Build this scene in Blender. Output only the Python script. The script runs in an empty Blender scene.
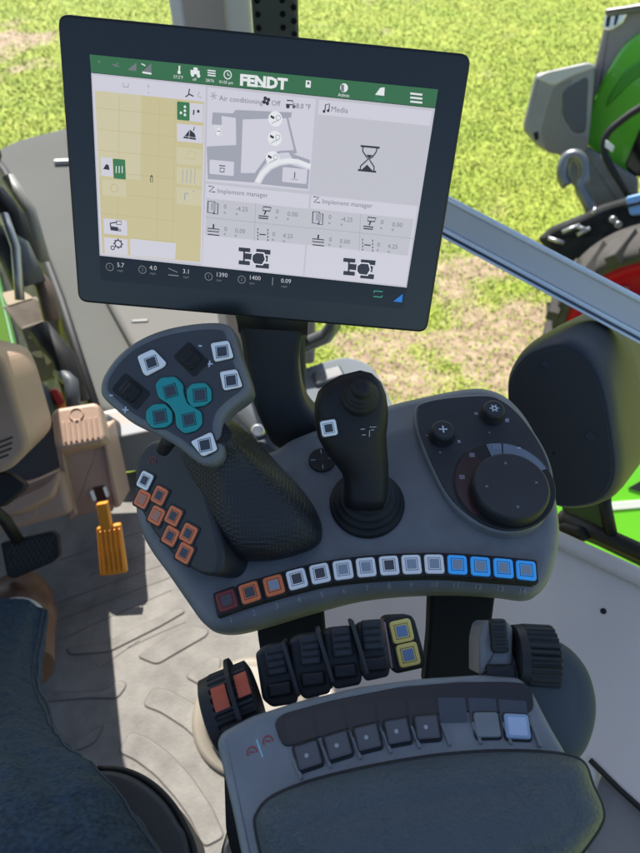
import bpy, math, random
import numpy as np
from mathutils import Vector, Matrix, noise
from mathutils.bvhtree import BVHTree
random.seed(7)
SC = bpy.context.scene
COL = SC.collection
EXPO = 0.88
EG = 2 ** EXPO
F = 616.0; CU, CV = 320.0, 426.5
PIT = math.radians(48)
CAM = Vector((0, 0, 1.35))
FW = Vector((0, math.cos(PIT), -math.sin(PIT))); UP = Vector((0, math.sin(PIT), math.cos(PIT))); RT = Vector((1, 0, 0))

def ray(u, v):
    return FW + RT * ((u - CU) / F) - UP * ((v - CV) / F)
def at(u, v, d):
    return CAM + ray(u, v).normalized() * d
def on_z(u, v, z):
    r = ray(u, v); return CAM + r * ((z - CAM.z) / r.z)

class Frame:
    """a real plane in the cab: origin, in-plane axes and normal"""
    def __init__(s, o, X, Y):
        s.o = Vector(o); s.X = Vector(X).normalized(); s.N = s.X.cross(Vector(Y)).normalized(); s.Y = s.N.cross(s.X)
    def uv(s, u, v, h=0.0):
        r = ray(u, v); o = s.o + s.N * h
        t = (o - CAM).dot(s.N) / r.dot(s.N)
        p = CAM + r * t - s.o
        return Vector((p.dot(s.X), p.dot(s.Y)))
    def px(s, pts, h=0.0):
        return [s.uv(u, v, h) for u, v in pts]
    def w(s, a, b, h=0.0):
        return s.o + s.X * a + s.Y * b + s.N * h
def frame_n(p, n, xh=(1, 0, 0)):
    n = Vector(n).normalized(); x = Vector(xh); x = (x - n * x.dot(n)).normalized()
    return Frame(p, x, n.cross(x))

# ------------------------------------------------------------------ materials
def lin(c):
    return tuple(((x / 255 + 0.055) / 1.055) ** 2.4 if x > 10 else x / 255 / 12.92 for x in c)
MATS = {}
def mat(name, col, rough=0.5, metal=0.0, bump=0.0, bscale=400.0, var=0.0, vscale=6.0, coat=0.0, kind='noise', emit=None, es=0.9, spec=0.5, col2=None, bdist=0.001):
    if name in MATS: return MATS[name]
    m = bpy.data.materials.new(name); m.use_nodes = True; nt = m.node_tree; n = nt.nodes; l = nt.links
    b = n['Principled BSDF']
    b.inputs['Base Color'].default_value = (*col, 1); b.inputs['Roughness'].default_value = rough
    b.inputs['Metallic'].default_value = metal; b.inputs['Coat Weight'].default_value = coat
    b.inputs['Specular IOR Level'].default_value = spec
    tc = n.new('ShaderNodeTexCoord')
    if emit:
        b.inputs['Emission Color'].default_value = (*emit, 1); b.inputs['Emission Strength'].default_value = es / EG
    if var > 0 or col2:
        t = n.new('ShaderNodeTexNoise'); t.inputs['Scale'].default_value = vscale; t.inputs['Detail'].default_value = 6
        l.new(tc.outputs['Object'], t.inputs['Vector'])
        r = n.new('ShaderNodeValToRGB'); l.new(t.outputs['Fac'], r.inputs['Fac'])
        c1 = [max(0, c * (1 - var)) for c in col]; c2 = col2 or [c * (1 + var) for c in col]
        r.color_ramp.elements[0].position = 0.35; r.color_ramp.elements[1].position = 0.65
        r.color_ramp.elements[0].color = (*c1, 1); r.color_ramp.elements[1].color = (*c2, 1)
        l.new(r.outputs['Color'], b.inputs['Base Color'])
        mr = n.new('ShaderNodeMapRange'); mr.inputs['To Min'].default_value = max(0.02, rough - 0.08); mr.inputs['To Max'].default_value = min(1, rough + 0.08)
        l.new(t.outputs['Fac'], mr.inputs['Value']); l.new(mr.outputs['Result'], b.inputs['Roughness'])
    if bump > 0:
        bp = n.new('ShaderNodeBump'); bp.inputs['Strength'].default_value = bump; bp.inputs['Distance'].default_value = bdist
        if kind == 'noise':
            t = n.new('ShaderNodeTexNoise'); t.inputs['Scale'].default_value = bscale; t.inputs['Detail'].default_value = 3; out = t.outputs['Fac']
        elif kind == 'leather':
            t = n.new('ShaderNodeTexVoronoi'); t.inputs['Scale'].default_value = bscale; out = t.outputs['Distance']
            t2 = n.new('ShaderNodeTexNoise'); t2.inputs['Scale'].default_value = bscale * 0.5
            l.new(tc.outputs['Object'], t2.inputs['Vector'])
            mx = n.new('ShaderNodeMix'); mx.data_type = 'VECTOR'; mx.inputs['Factor'].default_value = 0.012
            l.new(tc.outputs['Object'], mx.inputs['A']); l.new(t2.outputs['Color'], mx.inputs['B'])
            l.new(mx.outputs['Result'], t.inputs['Vector'])
        elif kind == 'dots':
            t = n.new('ShaderNodeTexVoronoi'); t.inputs['Scale'].default_value = bscale; t.inputs['Randomness'].default_value = 0.0
            t.distance = 'CHEBYCHEV'; out = t.outputs['Distance']
        elif kind == 'weave':
            t = n.new('ShaderNodeTexWave'); t.inputs['Scale'].default_value = bscale; t.inputs['Distortion'].default_value = 1.5; t.inputs['Detail'].default_value = 2; out = t.outputs['Fac']
        if kind != 'leather': l.new(tc.outputs['Object'], t.inputs['Vector'])
        l.new(out, bp.inputs['Height']); l.new(bp.outputs['Normal'], b.inputs['Normal'])
    MATS[name] = m
    return m
def ui(name, rgb):
    return mat('screen_' + name, (0.004, 0.004, 0.005), 0.12, emit=lin(rgb))

PLA = mat('grey_plastic', (0.158, 0.166, 0.172), 0.48, bump=0.5, bscale=1500, var=0.09, vscale=40, bdist=0.0004)
PLB = mat('armrest_plastic', (0.185, 0.203, 0.215), 0.48, bump=0.5, bscale=1500, var=0.09, vscale=40, bdist=0.0004)
PAD = mat('leatherette', (0.066, 0.088, 0.104), 0.46, spec=.35, bump=.7, bscale=430, kind='leather', var=0.1, vscale=10, bdist=0.0016)
DRK = mat('dark_plastic', (0.028, 0.030, 0.033), 0.5, bump=0.3, bscale=1500, var=0.12, vscale=18, bdist=0.0003)
FACE = mat('face_plate_plastic', (0.058, 0.060, 0.068), 0.5, bump=0.2, bscale=1500, bdist=0.0003)
ARM = mat('support_arm_black', (0.016, 0.018, 0.021), 0.8, spec=.15)
SIDE = mat('teal_grey_plastic', (0.058, 0.072, 0.082), 0.7, spec=.2, bump=0.25, bscale=1500, var=0.08, bdist=0.0003)
BLK = mat('black_plastic', (0.0095, 0.0105, 0.012), 0.55, bump=0.2, bscale=1500, var=0.15, vscale=20, bdist=0.0003)
GLO = mat('gloss_black', (0.006, 0.006, 0.007), 0.12)
RUB = mat('black_rubber', (0.006, 0.006, 0.007), 0.62, bump=0.3, bscale=900)
GRP = mat('grip_rubber', (0.014, 0.0155, 0.0175), 0.42, bump=1.0, bscale=330, kind='dots', bdist=0.0011)
BEZ = mat('bezel_glass', (0.009, 0.0135, 0.0145), 0.28, spec=.65)
INKW = mat('white_ink', (0.62, 0.66, 0.70), 0.5)
INKG = mat('grey_ink', (0.36, 0.38, 0.40), 0.5)
INKR = mat('red_ink', (0.30, 0.035, 0.03), 0.5)
KW = mat('white_key', (0.72, 0.78, 0.82), 0.35, emit=(0.72, 0.78, 0.82), es=.10)
KO = mat('orange_key', (0.75, 0.19, 0.065), 0.4, emit=(0.75, 0.19, 0.065), es=.05)
KR = mat('red_key', (0.22, 0.03, 0.03), 0.4)
KT = mat('teal_key', (0.012, 0.30, 0.30), 0.35, emit=(0.012, 0.30, 0.30), es=.04)
KB = mat('blue_key', (0.04, 0.38, 0.90), 0.35, emit=(0.04, 0.38, 0.90), es=.22)
KY = mat('yellow_key', (0.72, 0.58, 0.16), 0.35, emit=(0.72, 0.58, 0.16), es=.05)
KI = mat('key_inlay_dark', (0.05, 0.06, 0.075), 0.3)
KIL = mat('key_inlay_light', (0.30, 0.36, 0.42), 0.3)
KIO = mat('key_inlay_salmon', (0.45, 0.22, 0.15), 0.4)
KIB = mat('key_inlay_blue', (0.18, 0.27, 0.42), 0.3)
BEI = mat('beige_plastic', (0.44, 0.30, 0.225), 0.5, bump=0.2, bscale=500, var=0.05)
BEO = mat('orange_pedal_plastic', (0.80, 0.30, 0.025), 0.45, var=0.06)
FLO = mat('floor_mat', (0.180, 0.170, 0.154), 0.75, bump=0.5, bscale=160, var=0.22, vscale=16, bdist=0.002)
WAL = mat('panel_grey', (0.74, 0.665, 0.60), 0.5, bump=0.12, bscale=600, var=0.04)
MET = mat('aluminium', (0.80, 0.86, 0.92), 0.35, 0.1, var=0.05)
STL = mat('steel', (0.45, 0.46, 0.47), 0.4, 0.8, var=0.1)

# ------------------------------------------------------------------ mesh builder
def smooth(pts, n=6):
    P = [Vector(p) for p in pts]; N = len(P); out = []
    for i in range(N):
        p0, p1, p2, p3 = P[i - 1], P[i], P[(i + 1) % N], P[(i + 2) % N]
        for k in range(n):
            t = k / n
            out.append(0.5 * ((2 * p1) + (p2 - p0) * t + (2 * p0 - 5 * p1 + 4 * p2 - p3) * t * t + (3 * p1 - p0 - 3 * p2 + p3) * t ** 3))
    return out
def rounded(pts, r, n=5):
    P = [Vector(p) for p in pts]; N = len(P); out = []
    for i in range(N):
        a, b, c = P[i - 1], P[i], P[(i + 1) % N]
        d1 = (a - b); d2 = (c - b); rr = min(r, d1.length * 0.48, d2.length * 0.48)
        s = b + d1.normalized() * rr; e = b + d2.normalized() * rr
        for k in range(n + 1):
            t = k / n
            out.append(s * (1 - t) ** 2 + b * 2 * t * (1 - t) + e * t * t)
    return out
def rect(a, b, w, h, ang=0.0, r=0.0, n=4):
    c, s = math.cos(ang), math.sin(ang); q = []
    for x, y in ((-w / 2, -h / 2), (w / 2, -h / 2), (w / 2, h / 2), (-w / 2, h / 2)):
        q.append(Vector((a + x * c - y * s, b + x * s + y * c)))
    return rounded(q, r, n) if r > 0 else q
def circle(a, b, r, n=40, ry=None, ang=0):
    ry = ry or r; c, s = math.cos(ang), math.sin(ang); o = []
    for k in range(n):
        x = r * math.cos(2 * math.pi * k / n); y = ry * math.sin(2 * math.pi * k / n); o.append(Vector((a + x * c - y * s, b + x * s + y * c)))
    return o
def area(p):
    return 0.5 * sum(p[i - 1].x * p[i].y - p[i].x * p[i - 1].y for i in range(len(p)))
def inset(p, d):
    if abs(d) < 1e-9: return list(p)
    N = len(p); out = []
    for i in range(N):
        e1 = (p[i] - p[i - 1]); e2 = (p[(i + 1) % N] - p[i])
        if e1.length < 1e-9: e1 = e2
        if e2.length < 1e-9: e2 = e1
        n1 = Vector((-e1.y, e1.x)).normalized(); n2 = Vector((-e2.y, e2.x)).normalized()
        m = n1 + n2
        m = m.normalized() if m.length > 1e-6 else n1
        k = 1 / max(0.5, m.dot(n1)); out.append(p[i] + m * d * k)
    return out

class MB:
    def __init__(s, mats):
        s.v = []; s.f = []; s.m = []; s.sm = []; s.mats = mats
    def mi(s, m):
        if m is None: return 0
        if m not in s.mats: s.mats.append(m)
        return s.mats.index(m)
    def face(s, idx, m=0, sm=False):
        s.f.append(tuple(idx)); s.m.append(m); s.sm.append(sm)
    def ring(s, pts):
        b = len(s.v); s.v += [Vector(p) for p in pts]; return list(range(b, b + len(pts)))
    def bridge(s, r1, r2, m=0, sm=True):
        n = len(r1)
        for i in range(n):
            j = (i + 1) % n; s.face((r1[i], r1[j], r2[j], r2[i]), m, sm)
    def pad(s, fr, poly, z0, z1, r=0.0, m=None, cap=None, seg=4, bottom=True, rb=0.0):
        p = [Vector(q) for q in poly]
        if area(p) < 0: p.reverse()
        mi = s.mi(m); ci = s.mi(cap) if cap else mi
        L = lambda q, z: s.ring([fr.w(a.x, a.y, z) for a in q])
        r = min(r, abs(z1 - z0) * 0.98)
        if rb > 0:
            a = L(inset(p, rb), z0); b = L(p, z0 + rb); s.bridge(a, b, mi)
            bot = a; cur = b
        else:
            bot = cur = L(p, z0)
        if r > 0:
            nx = L(p, z1 - r); s.bridge(cur, nx, mi, True if rb > 0 else False); cur = L(p, z1 - r)
            for k in range(1, seg + 1):
                t = math.pi / 2 * k / seg
                nx = L(inset(p, r * (1 - math.cos(t))), z1 - r + r * math.sin(t)); s.bridge(cur, nx, mi, True); cur = nx
            top = L(inset(p, r), z1)
        else:
            nx = L(p, z1); s.bridge(cur, nx, mi, False); top = L(p, z1)
        s.face(top, ci, False)
        if bottom: s.face(list(reversed(L(inset(p, rb), z0))), mi, False)
    def flat(s, fr, poly, z, m=None):
        p = [Vector(q) for q in poly]
        if area(p) < 0: p.reverse()
        s.face(s.ring([fr.w(a.x, a.y, z) for a in p]), s.mi(m), False)
    def band(s, fr, pts, w, z, m=None, closed=False, t=0.0):
        P = [Vector(p) for p in pts]; N = len(P); mi = s.mi(m); A = []; B = []
        for i in range(N):
            if closed: d = (P[(i + 1) % N] - P[i - 1])
            else: d = P[min(i + 1, N - 1)] - P[max(i - 1, 0)]
            d = d.normalized() if d.length > 1e-9 else Vector((1, 0)); q = Vector((-d.y, d.x)) * w / 2
            A.append(fr.w(P[i].x + q.x, P[i].y + q.y, z)); B.append(fr.w(P[i].x - q.x, P[i].y - q.y, z))
        a = s.ring(A); b = s.ring(B)
        for i in range(N if closed else N - 1):
            j = (i + 1) % N; s.face((b[i], b[j], a[j], a[i]), mi, False)
    def rings(s, rs, m=None, cap0=True, cap1=True, sm=True):
        mi = s.mi(m); ids = [s.ring(r) for r in rs]
        for a, b in zip(ids, ids[1:]): s.bridge(a, b, mi, sm)
        if cap0: s.face(list(reversed(ids[0])), mi, False)
        if cap1: s.face(ids[-1], mi, False)
    def tube(s, pts, rad, n=12, m=None, sq=1.0):
        P = [Vector(p) for p in pts]; R = rad if isinstance(rad, (list, tuple)) else [rad] * len(P); rs = []; up = None
        for i, p in enumerate(P):
            t = (P[min(i + 1, len(P) - 1)] - P[max(i - 1, 0)]).normalized()
            if up is None:
                up = Vector((0, 0, 1)) if abs(t.z) < 0.9 else Vector((1, 0, 0))
            x = t.cross(up).normalized(); y = x.cross(t); up = y
            rs.append([p + (x * math.cos(a) + y * math.sin(a) * sq) * R[i] for a in (2 * math.pi * k / n for k in range(n))])
        s.rings([list(reversed(r)) for r in rs], m)
    def lathe(s, fr, a, b, prof, n=40, m=None, ry=1.0, cap=None):
        rs = [[fr.w(q.x, q.y, z) for q in circle(a, b, r, n, r * ry)] for r, z in prof]
        mi = s.mi(m); prev = None
        for k, r in enumerate(rs):
            cur = s.ring(r)
            if prev: s.bridge(prev, cur, mi, True)
            prev = cur
        s.face(s.ring(rs[-1]), s.mi(cap) if cap else mi, False)
    def text(s, fr, a, b, txt, size, z, m=None, ang=0.0, bold=0.0, align='CENTER', sx=1.0):
        cu = bpy.data.curves.new('t', 'FONT'); cu.body = txt; cu.size = size; cu.align_x = align; cu.align_y = 'CENTER'; cu.offset = bold * size; cu.resolution_u = 2
        o = bpy.data.objects.new('t', cu); COL.objects.link(o)
        dg = bpy.context.evaluated_depsgraph_get(); me = o.evaluated_get(dg).to_mesh(); mi = s.mi(m)
        base = len(s.v); c, sn = math.cos(ang), math.sin(ang)
        for v in me.vertices:
            x, y = v.co.x * sx, v.co.y; s.v.append(fr.w(a + x * c - y * sn, b + x * sn + y * c, z))
        for p in me.polygons: s.face([base + i for i in p.vertices], mi, False)
        bpy.data.objects.remove(o); bpy.data.curves.remove(cu)

WORG = {}
def link(o, parent, org):
    COL.objects.link(o); WORG[o.name] = Vector(org)
    if parent:
        o.parent = parent; o.location = Vector(org) - WORG[parent.name]
    else: o.location = org
def tag(o, label=None, cat=None, group=None, kind=None):
    if label: o['label'] = label
    if cat: o['category'] = cat
    if group: o['group'] = group
    if kind: o['kind'] = kind
    return o
def thing(name, loc, label, cat, group=None):
    o = bpy.data.objects.new(name, None); link(o, None, loc); return tag(o, label, cat, group)
def build(name, mb, parent=None, label=None, cat=None, group=None, kind=None, origin=None):
    if origin is None:
        o = Vector((0, 0, 0))
        for v in mb.v: o += v
        origin = o / max(1, len(mb.v))
    me = bpy.data.meshes.new(name)
    me.from_pydata([tuple(v - origin) for v in mb.v], [], mb.f)
    for m in mb.mats: me.materials.append(m)
    me.polygons.foreach_set('material_index', mb.m); me.polygons.foreach_set('use_smooth', mb.sm); me.update()
    ob = bpy.data.objects.new(name, me); link(ob, parent, origin)
    return tag(ob, label, cat, group, kind)
def bvh(mb): return BVHTree.FromPolygons([tuple(v) for v in mb.v], mb.f)
def hit(tree, u, v, n_hint=None):
    p, n, i, d = tree.ray_cast(CAM, ray(u, v).normalized())
    if n is None: return None, None
    if n.dot(ray(u, v)) > 0: n = -n
    return p, n

# ================================================================== DISPLAY TERMINAL
def rectpose(c, width):
    P = [ray(u, v) for u, v in c]; TL, TR, BR, BL = P
    h = TL.cross(TR).cross(BL.cross(BR)).normalized(); v = TL.cross(BL).cross(TR.cross(BR)).normalized()
    if h.x < 0: h = -h
    if v.z < 0: v = -v
    n = h.cross(v).normalized()
    q = [p / p.dot(n) for p in P]
    sc = width / (q[0] - q[1]).length
    q = [CAM + p * (sc if p.dot(n) / p.dot(n) > 0 else sc) for p in q]
    if (q[0] - CAM).dot(FW) < 0: q = [CAM - (p - CAM) for p in q]
    return Frame(sum(q, Vector()) / 4, h, v), q
DF, _ = rectpose([(57, 13), (472, 54), (427, 333), (78, 302)], 0.325)
disp = thing('display_terminal', DF.w(0, 0, -0.02), 'large dark touchscreen terminal with lit map and tractor pages above the armrest', 'touchscreen')
outer = rounded(DF.px([(57, 13), (472, 54), (427, 333), (78, 302)]), 0.009, 6)
b = MB([BLK]); b.pad(DF, outer, -0.026, 0.0, 0.0022, BLK, BEZ, seg=4, rb=0.004); 
b.pad(DF, rounded(DF.px([(110, 60), (420, 90), (385, 300), (120, 270)]), 0.02), -0.045, -0.024, 0.004)
build('housing', b, disp)
S = MB([GLO])
UW = ui('tile', (214, 212, 224)); UG = ui('divider', (176, 176, 184)); UBar = ui('topbar', (58, 112, 72)); UY = ui('map', (206, 196, 150)); UYL = ui('map_pale', (211, 204, 168))
UD = ui('ink', (48, 48, 56)); UGr = ui('green', (62, 122, 76)); UM = ui('icon_grey', (166, 168, 180)); UWh = ui('white', (236, 238, 240)); UP2 = ui('pale', (198, 198, 206)); UBl = ui('blue', (30, 120, 205)); UTe = ui('teal', (60, 150, 120)); UDm = ui('dim', (120, 124, 126)); UYs = ui('yellow_stripe', (196, 185, 136))
Z0 = 0.0004
PXM = 0.325 / 415 * 1.0
b = MB([GLO]); b.flat(DF, DF.px([(90, 54), (438.5, 89), (402, 309), (101.5, 280)]), Z0, GLO)
screen = build('screen', b, disp)
def UI(): return MB([UW])
def R_(mb, u0, v0, u1, v1, m, z, r=0.0):
    p = DF.uv(u0, v0); q = DF.uv(u1, v1)
    a0, a1 = min(p.x, q.x), max(p.x, q.x); b0, b1 = min(p.y, q.y), max(p.y, q.y)
    mb.flat(DF, rect((a0 + a1) / 2, (b0 + b1) / 2, a1 - a0, b1 - b0, 0, r), z, m)
def T_(mb, u, v, t, px, m=None, z=None, bold=0.0, align='LEFT', sx=1.0):
    p = DF.uv(u, v); mb.text(DF, p.x, p.y, t, px * PXM * 1.12, z or Z0 * 4, m or UD, 0, bold, align, sx)
def L_(mb, pts, w, m=None, closed=False, z=None):
    mb.band(DF, DF.px(pts), w * PXM, z or Z0 * 4, m or UD, closed)
def C_(mb, u, v, r, m=None, w=0.0, z=None, n=20):
    p = DF.uv(u, v); c = circle(p.x, p.y, r * PXM, n)
    if w: mb.band(DF, c, w * PXM, z or Z0 * 4, m or UD, True)
    else: mb.flat(DF, c, z or Z0 * 4, m or UD)
def G_(mb, pts, m=None, z=None): mb.flat(DF, DF.px(pts), z or Z0 * 4, m or UD)
# top bar
b = MB([UBar]); b.flat(DF, DF.px([(90, 54.5), (438, 89.5), (435, 108), (91.5, 72.5)]), Z0 * 2, UBar)
T_(b, 240, 80.5, 'FENDT', 12.0, UWh, bold=0.05, sx=1.16)
L_(b, [(258, 86.3), (273, 88)], 1.2, UWh)
for i in range(3): L_(b, [(410, 93.6 + i * 4.0), (422, 94.9 + i * 4.0)], 1.7, UWh)
G_(b, [(128, 70.2), (137, 71.3), (137, 63)], UDm); G_(b, [(143, 72), (152, 73), (152, 63.5)], UDm); L_(b, [(143, 72.5), (152, 74)], 1.6, UWh); L_(b, [(142, 64), (146, 66)], 1, UWh)
L_(b, [(113, 64.5), (120, 67)], 1, UDm); L_(b, [(115, 67), (119, 63)], 1, UDm); C_(b, 100, 62, 1, UDm)
L_(b, [(180, 66), (179.6, 72)], 1.6, UWh); C_(b, 179.6, 72.5, 1.6, UWh); T_(b, 174, 77, '57.2°F', 3.4, UWh)
G_(b, [(191, 70), (200, 71), (200, 75), (191, 74)], UWh); G_(b, [(194, 67.5), (198, 68), (198, 73), (194, 72)], UWh); C_(b, 193, 75, 1.7, UWh); C_(b, 199, 76, 1.7, UWh); T_(b, 193, 79.5, 'off', 3.2, UWh)
for i in range(3): L_(b, [(208, 70.5 + i * 2.4), (216, 71.4 + i * 2.4)], 1.1, UWh)
T_(b, 206, 80.5, '28/76', 3.4, UWh); T_(b, 219.5, 82, '01:05 pm', 3.4, UWh); C_(b, 228, 75, 3.7, UWh, 0.9); L_(b, [(228, 73), (228, 75.2), (230, 75.6)], 0.8, UWh)
G_(b, [(306, 80.5), (311, 81), (310.6, 88), (305.6, 87.5)], UWh); G_(b, [(307.4, 82), (309.6, 82.3), (309.4, 85), (307.2, 84.6)], UBar, Z0 * 5)
C_(b, 344, 88, 4, UWh); G_(b, [(341, 85), (344, 85), (344, 92), (341, 91)], UDm, Z0 * 5); T_(b, 338, 95, 'Admin', 4, UWh); G_(b, [(375, 95), (384, 96), (384.5, 87.5), (380, 88)], UWh); T_(b, 374.5, 99, 'Test1', 4, UTe)
build('status_bar', b, screen)
# base of pages
b = MB([UG]); b.flat(DF, DF.px([(91.5, 73), (435, 108.5), (406.5, 287.5), (100, 255.5)]), Z0 * 1.5, UP2)
b.mats = [UP2]; b.m = [0] * len(b.m)
build('page_background', b, screen)
# map page
b = UI(); b.flat(DF, DF.px([(93, 75), (206, 86.5), (202, 263.5), (101.5, 254)]), Z0 * 2, UW)
b.flat(DF, DF.px([(95.5, 90.5), (204.5, 102), (200.5, 262), (103, 253)]), Z0 * 3, UY)
b.flat(DF, DF.px([(95.5, 90.5), (142, 95.5), (141, 180), (99.5, 176)]), Z0 * 3.4, UYL)
for i in range(7): L_(b, [(97 + i * .8, 108 + i * 21), (176, 116 + i * 21)], 0.5, UYs, z=Z0 * 3.6)
for u in (120, 160, 176): L_(b, [(u, 94 + (u - 95) * .1), (u - 2 + (130 - u) * .03, 250)], 0.5, UYs, z=Z0 * 3.6)
L_(b, [(124, 83), (124, 87), (129, 87.5), (129, 83.5)], 1, UM); L_(b, [(149, 85), (149, 88)], 1, UM); L_(b, [(149, 92), (149, 94)], 0.8, UM)
L_(b, [(190, 89), (189, 95), (186, 97)], 1.2, UD); L_(b, [(189, 94), (194, 96.5)], 1.2, UD); L_(b, [(200, 92), (198, 96), (202, 98)], 0.8, UM)
R_(b, 177.5, 101.5, 190, 121, UGr, Z0 * 4, 0.0009); R_(b, 190.3, 103, 203.4, 122.5, UW, Z0 * 4); R_(b, 177.5, 123.5, 203, 143.5, UW, Z0 * 4)
for x, y in ((181.5, 113), (185.5, 107), (185.5, 111), (185.5, 115)): C_(b, x, y, 1.3, UWh, z=Z0 * 5)
L_(b, [(194.5, 110), (194, 115)], 1.4, UD, z=Z0 * 5); R_(b, 197.6, 110, 200, 113, UD, Z0 * 5)
G_(b, [(183.5, 138), (196.5, 140), (195.5, 134), (190.5, 129.5)], UD, Z0 * 5); L_(b, [(195, 127), (194, 131)], 0.9, UD, z=Z0 * 5)
L_(b, [(184, 136), (196, 138)], 0.5, UW, z=Z0 * 5.6); L_(b, [(190.5, 129), (189.5, 139)], 0.5, UW, z=Z0 * 5.6)
for v0 in (147, 167, 187): R_(b, 177, v0, 202, v0 + 19, UYL, Z0 * 3.8)
L_(b, [(185, 158), (195, 159.5), (196, 152), (190, 151)], 0.6, UYs, True)
for i in range(4): L_(b, [(183.5 + i * 4, 169), (183 + i * 4, 183)], 0.7, UM)
L_(b, [(185, 200), (185.5, 193), (189, 193.5)], 1.3, UM); C_(b, 194, 191, .8, UM)
R_(b, 101.5, 157, 113.5, 176.5, UW, Z0 * 4); R_(b, 113.5, 158.5, 126.5, 179.5, UGr, Z0 * 4, .0008); G_(b, [(104, 169), (110.5, 170), (109.5, 165), (107, 164)], UD, Z0 * 5)
for i in range(3): L_(b, [(117 + i * 3, 166), (117 + i * 3, 173)], 0.9, UWh, z=Z0 * 5)
R_(b, 102.5, 179, 127, 197, UYL, Z0 * 3.9); C_(b, 115, 188, 4, UYs, 0.8)
L_(b, [(151, 176.5), (153, 176.5), (153, 182), (151, 182)], 0.7, UD, True); C_(b, 152.2, 176, 1.0, UD)
R_(b, 104, 218, 128, 235.5, UW, Z0 * 4); R_(b, 104.6, 237, 128.6, 255, UW, Z0 * 4); b.flat(DF, DF.px([(130.5, 238.5), (176.5, 243), (175.5, 259), (131, 255)]), Z0 * 4, UW)
L_(b, [(111, 223), (118, 222)], 1.2, z=Z0 * 5); L_(b, [(111, 223), (112, 230)], 1.2, z=Z0 * 5); G_(b, [(112, 226), (119, 227), (119, 231), (112, 230)], UD, Z0 * 5); L_(b, [(117, 220.5), (122, 221), (122, 224.5), (117, 224)], 0.8, UD, True, z=Z0 * 5); C_(b, 120.5, 230, 1.2, UD, 0.7, z=Z0 * 5)
C_(b, 119, 243.5, 3.8, UD, 1.3, z=Z0 * 5); C_(b, 113.5, 247.5, 2.0, UD, 1.0, z=Z0 * 5)
for k in range(8):
    p = DF.uv(119, 243.5); a = k * math.pi / 4; b.flat(DF, rect(p.x + math.cos(a) * 4.9 * PXM, p.y + math.sin(a) * 4.9 * PXM, 1.2 * PXM, 1.4 * PXM, a), Z0 * 5, UD)
build('map_page', b, screen)
# climate page
b = UI(); b.flat(DF, DF.px([(208, 87.5), (316, 99), (309, 191), (206, 181)]), Z0 * 2, UW)
for k in range(3):
    p = DF.uv(214, 96); a = k * math.pi / 3 + .2; q = Vector((math.cos(a), math.sin(a))) * 3.6 * PXM; b.band(DF, [p - q, p + q], 0.9 * PXM, Z0 * 4, UM)
T_(b, 219.5, 98.3, 'Air conditioning', 6.2, UDm); T_(b, 271.5, 103.2, 'Off', 6.2, UDm); T_(b, 293, 105.8, '68.0 °F', 5.8, UDm, bold=.01)
for k in range(4):
    p = DF.uv(266.5, 101); a = k * math.pi / 2 + .5; b.flat(DF, circle(p.x + math.cos(a) * 2.5 * PXM, p.y + math.sin(a) * 2.5 * PXM, 1.9 * PXM, 10), Z0 * 4, UD)
L_(b, [(287, 100.5), (293, 101), (293, 105), (286, 104.5)], 1.1, UD); C_(b, 288, 106.5, 2, UD); C_(b, 294, 107, 1.6, UD)
z4 = Z0 * 3
# grey cab drawing
G_(b, [(213, 112.5), (233, 113.5), (236, 110), (292, 112.5), (291, 118), (288.5, 117.8), (297, 153), (294, 154), (288, 152.5), (280, 153), (268, 161), (260, 171), (254, 182.5), (208, 179), (207, 146.5), (236.5, 145), (236, 118), (222, 116), (222, 125), (212, 124.5)], UM, z4)
G_(b, [(243, 119.5), (286.5, 118.3), (294, 150), (279, 151), (266, 158), (255, 173), (241, 173)], UW, z4 * 1.15)
L_(b, [(257.5, 182), (262.5, 173.5), (270, 166.2), (279, 162), (288, 160.6), (298, 161.5), (310.5, 166.5)], 4.6, UWh, z=z4 * 1.3)
G_(b, [(261, 184), (265, 176.5), (272, 169.5), (281, 165.5), (290, 164.3), (309.5, 170), (308, 189)], UM, z4 * 1.1)
G_(b, [(289, 152.5), (310, 160), (309.5, 166), (292, 158)], UM, z4 * 1.12)
R_(b, 210, 159.5, 234, 176, UW, z4 * 1.4, .001); R_(b, 283, 167, 306.5, 184, UW, z4 * 1.4, .001); R_(b, 215.5, 126.5, 222, 136.5, UWh, z4 * 1.4)
L_(b, [(216.5, 127.5), (221.5, 128), (221, 136), (216, 135.5)], 0.7, UM, True, z=z4 * 1.6); L_(b, [(217.5, 131), (220.5, 131.3)], 0.7, UD, z=z4 * 1.6)
L_(b, [(219.5, 165.5), (225.5, 166)], 1, UD, z=z4 * 1.6); L_(b, [(220.5, 168), (224.8, 168.4), (224.4, 172), (220.4, 171.6)], 1, UD, True, z=z4 * 1.6)
L_(b, [(295, 172), (294.6, 178)], 1.0, UD, z=z4 * 1.6); L_(b, [(291.5, 178.8), (298, 179.6)], 1.0, UM, z=z4 * 1.6)
for (u, v) in ((275.5, 119), (275, 138.5), (272.8, 158.5)):
    C_(b, u, v, 7.3, UWh, z=z4 * 1.5); C_(b, u + 3, v - 1.2, 2.3, UM, 0.7, z=z4 * 1.7); L_(b, [(u + 3, v + 1.5), (u - 2, v + 3.5), (u - 3.6, v + 5)], 0.8, UM, z=z4 * 1.7); G_(b, [(u - 4.5, v - 4), (u - .5, v - 1.6), (u - 1.5, v + .4), (u - 4.8, v - 1.4)], UD, z4 * 1.7)
build('climate_page', b, screen)
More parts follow.
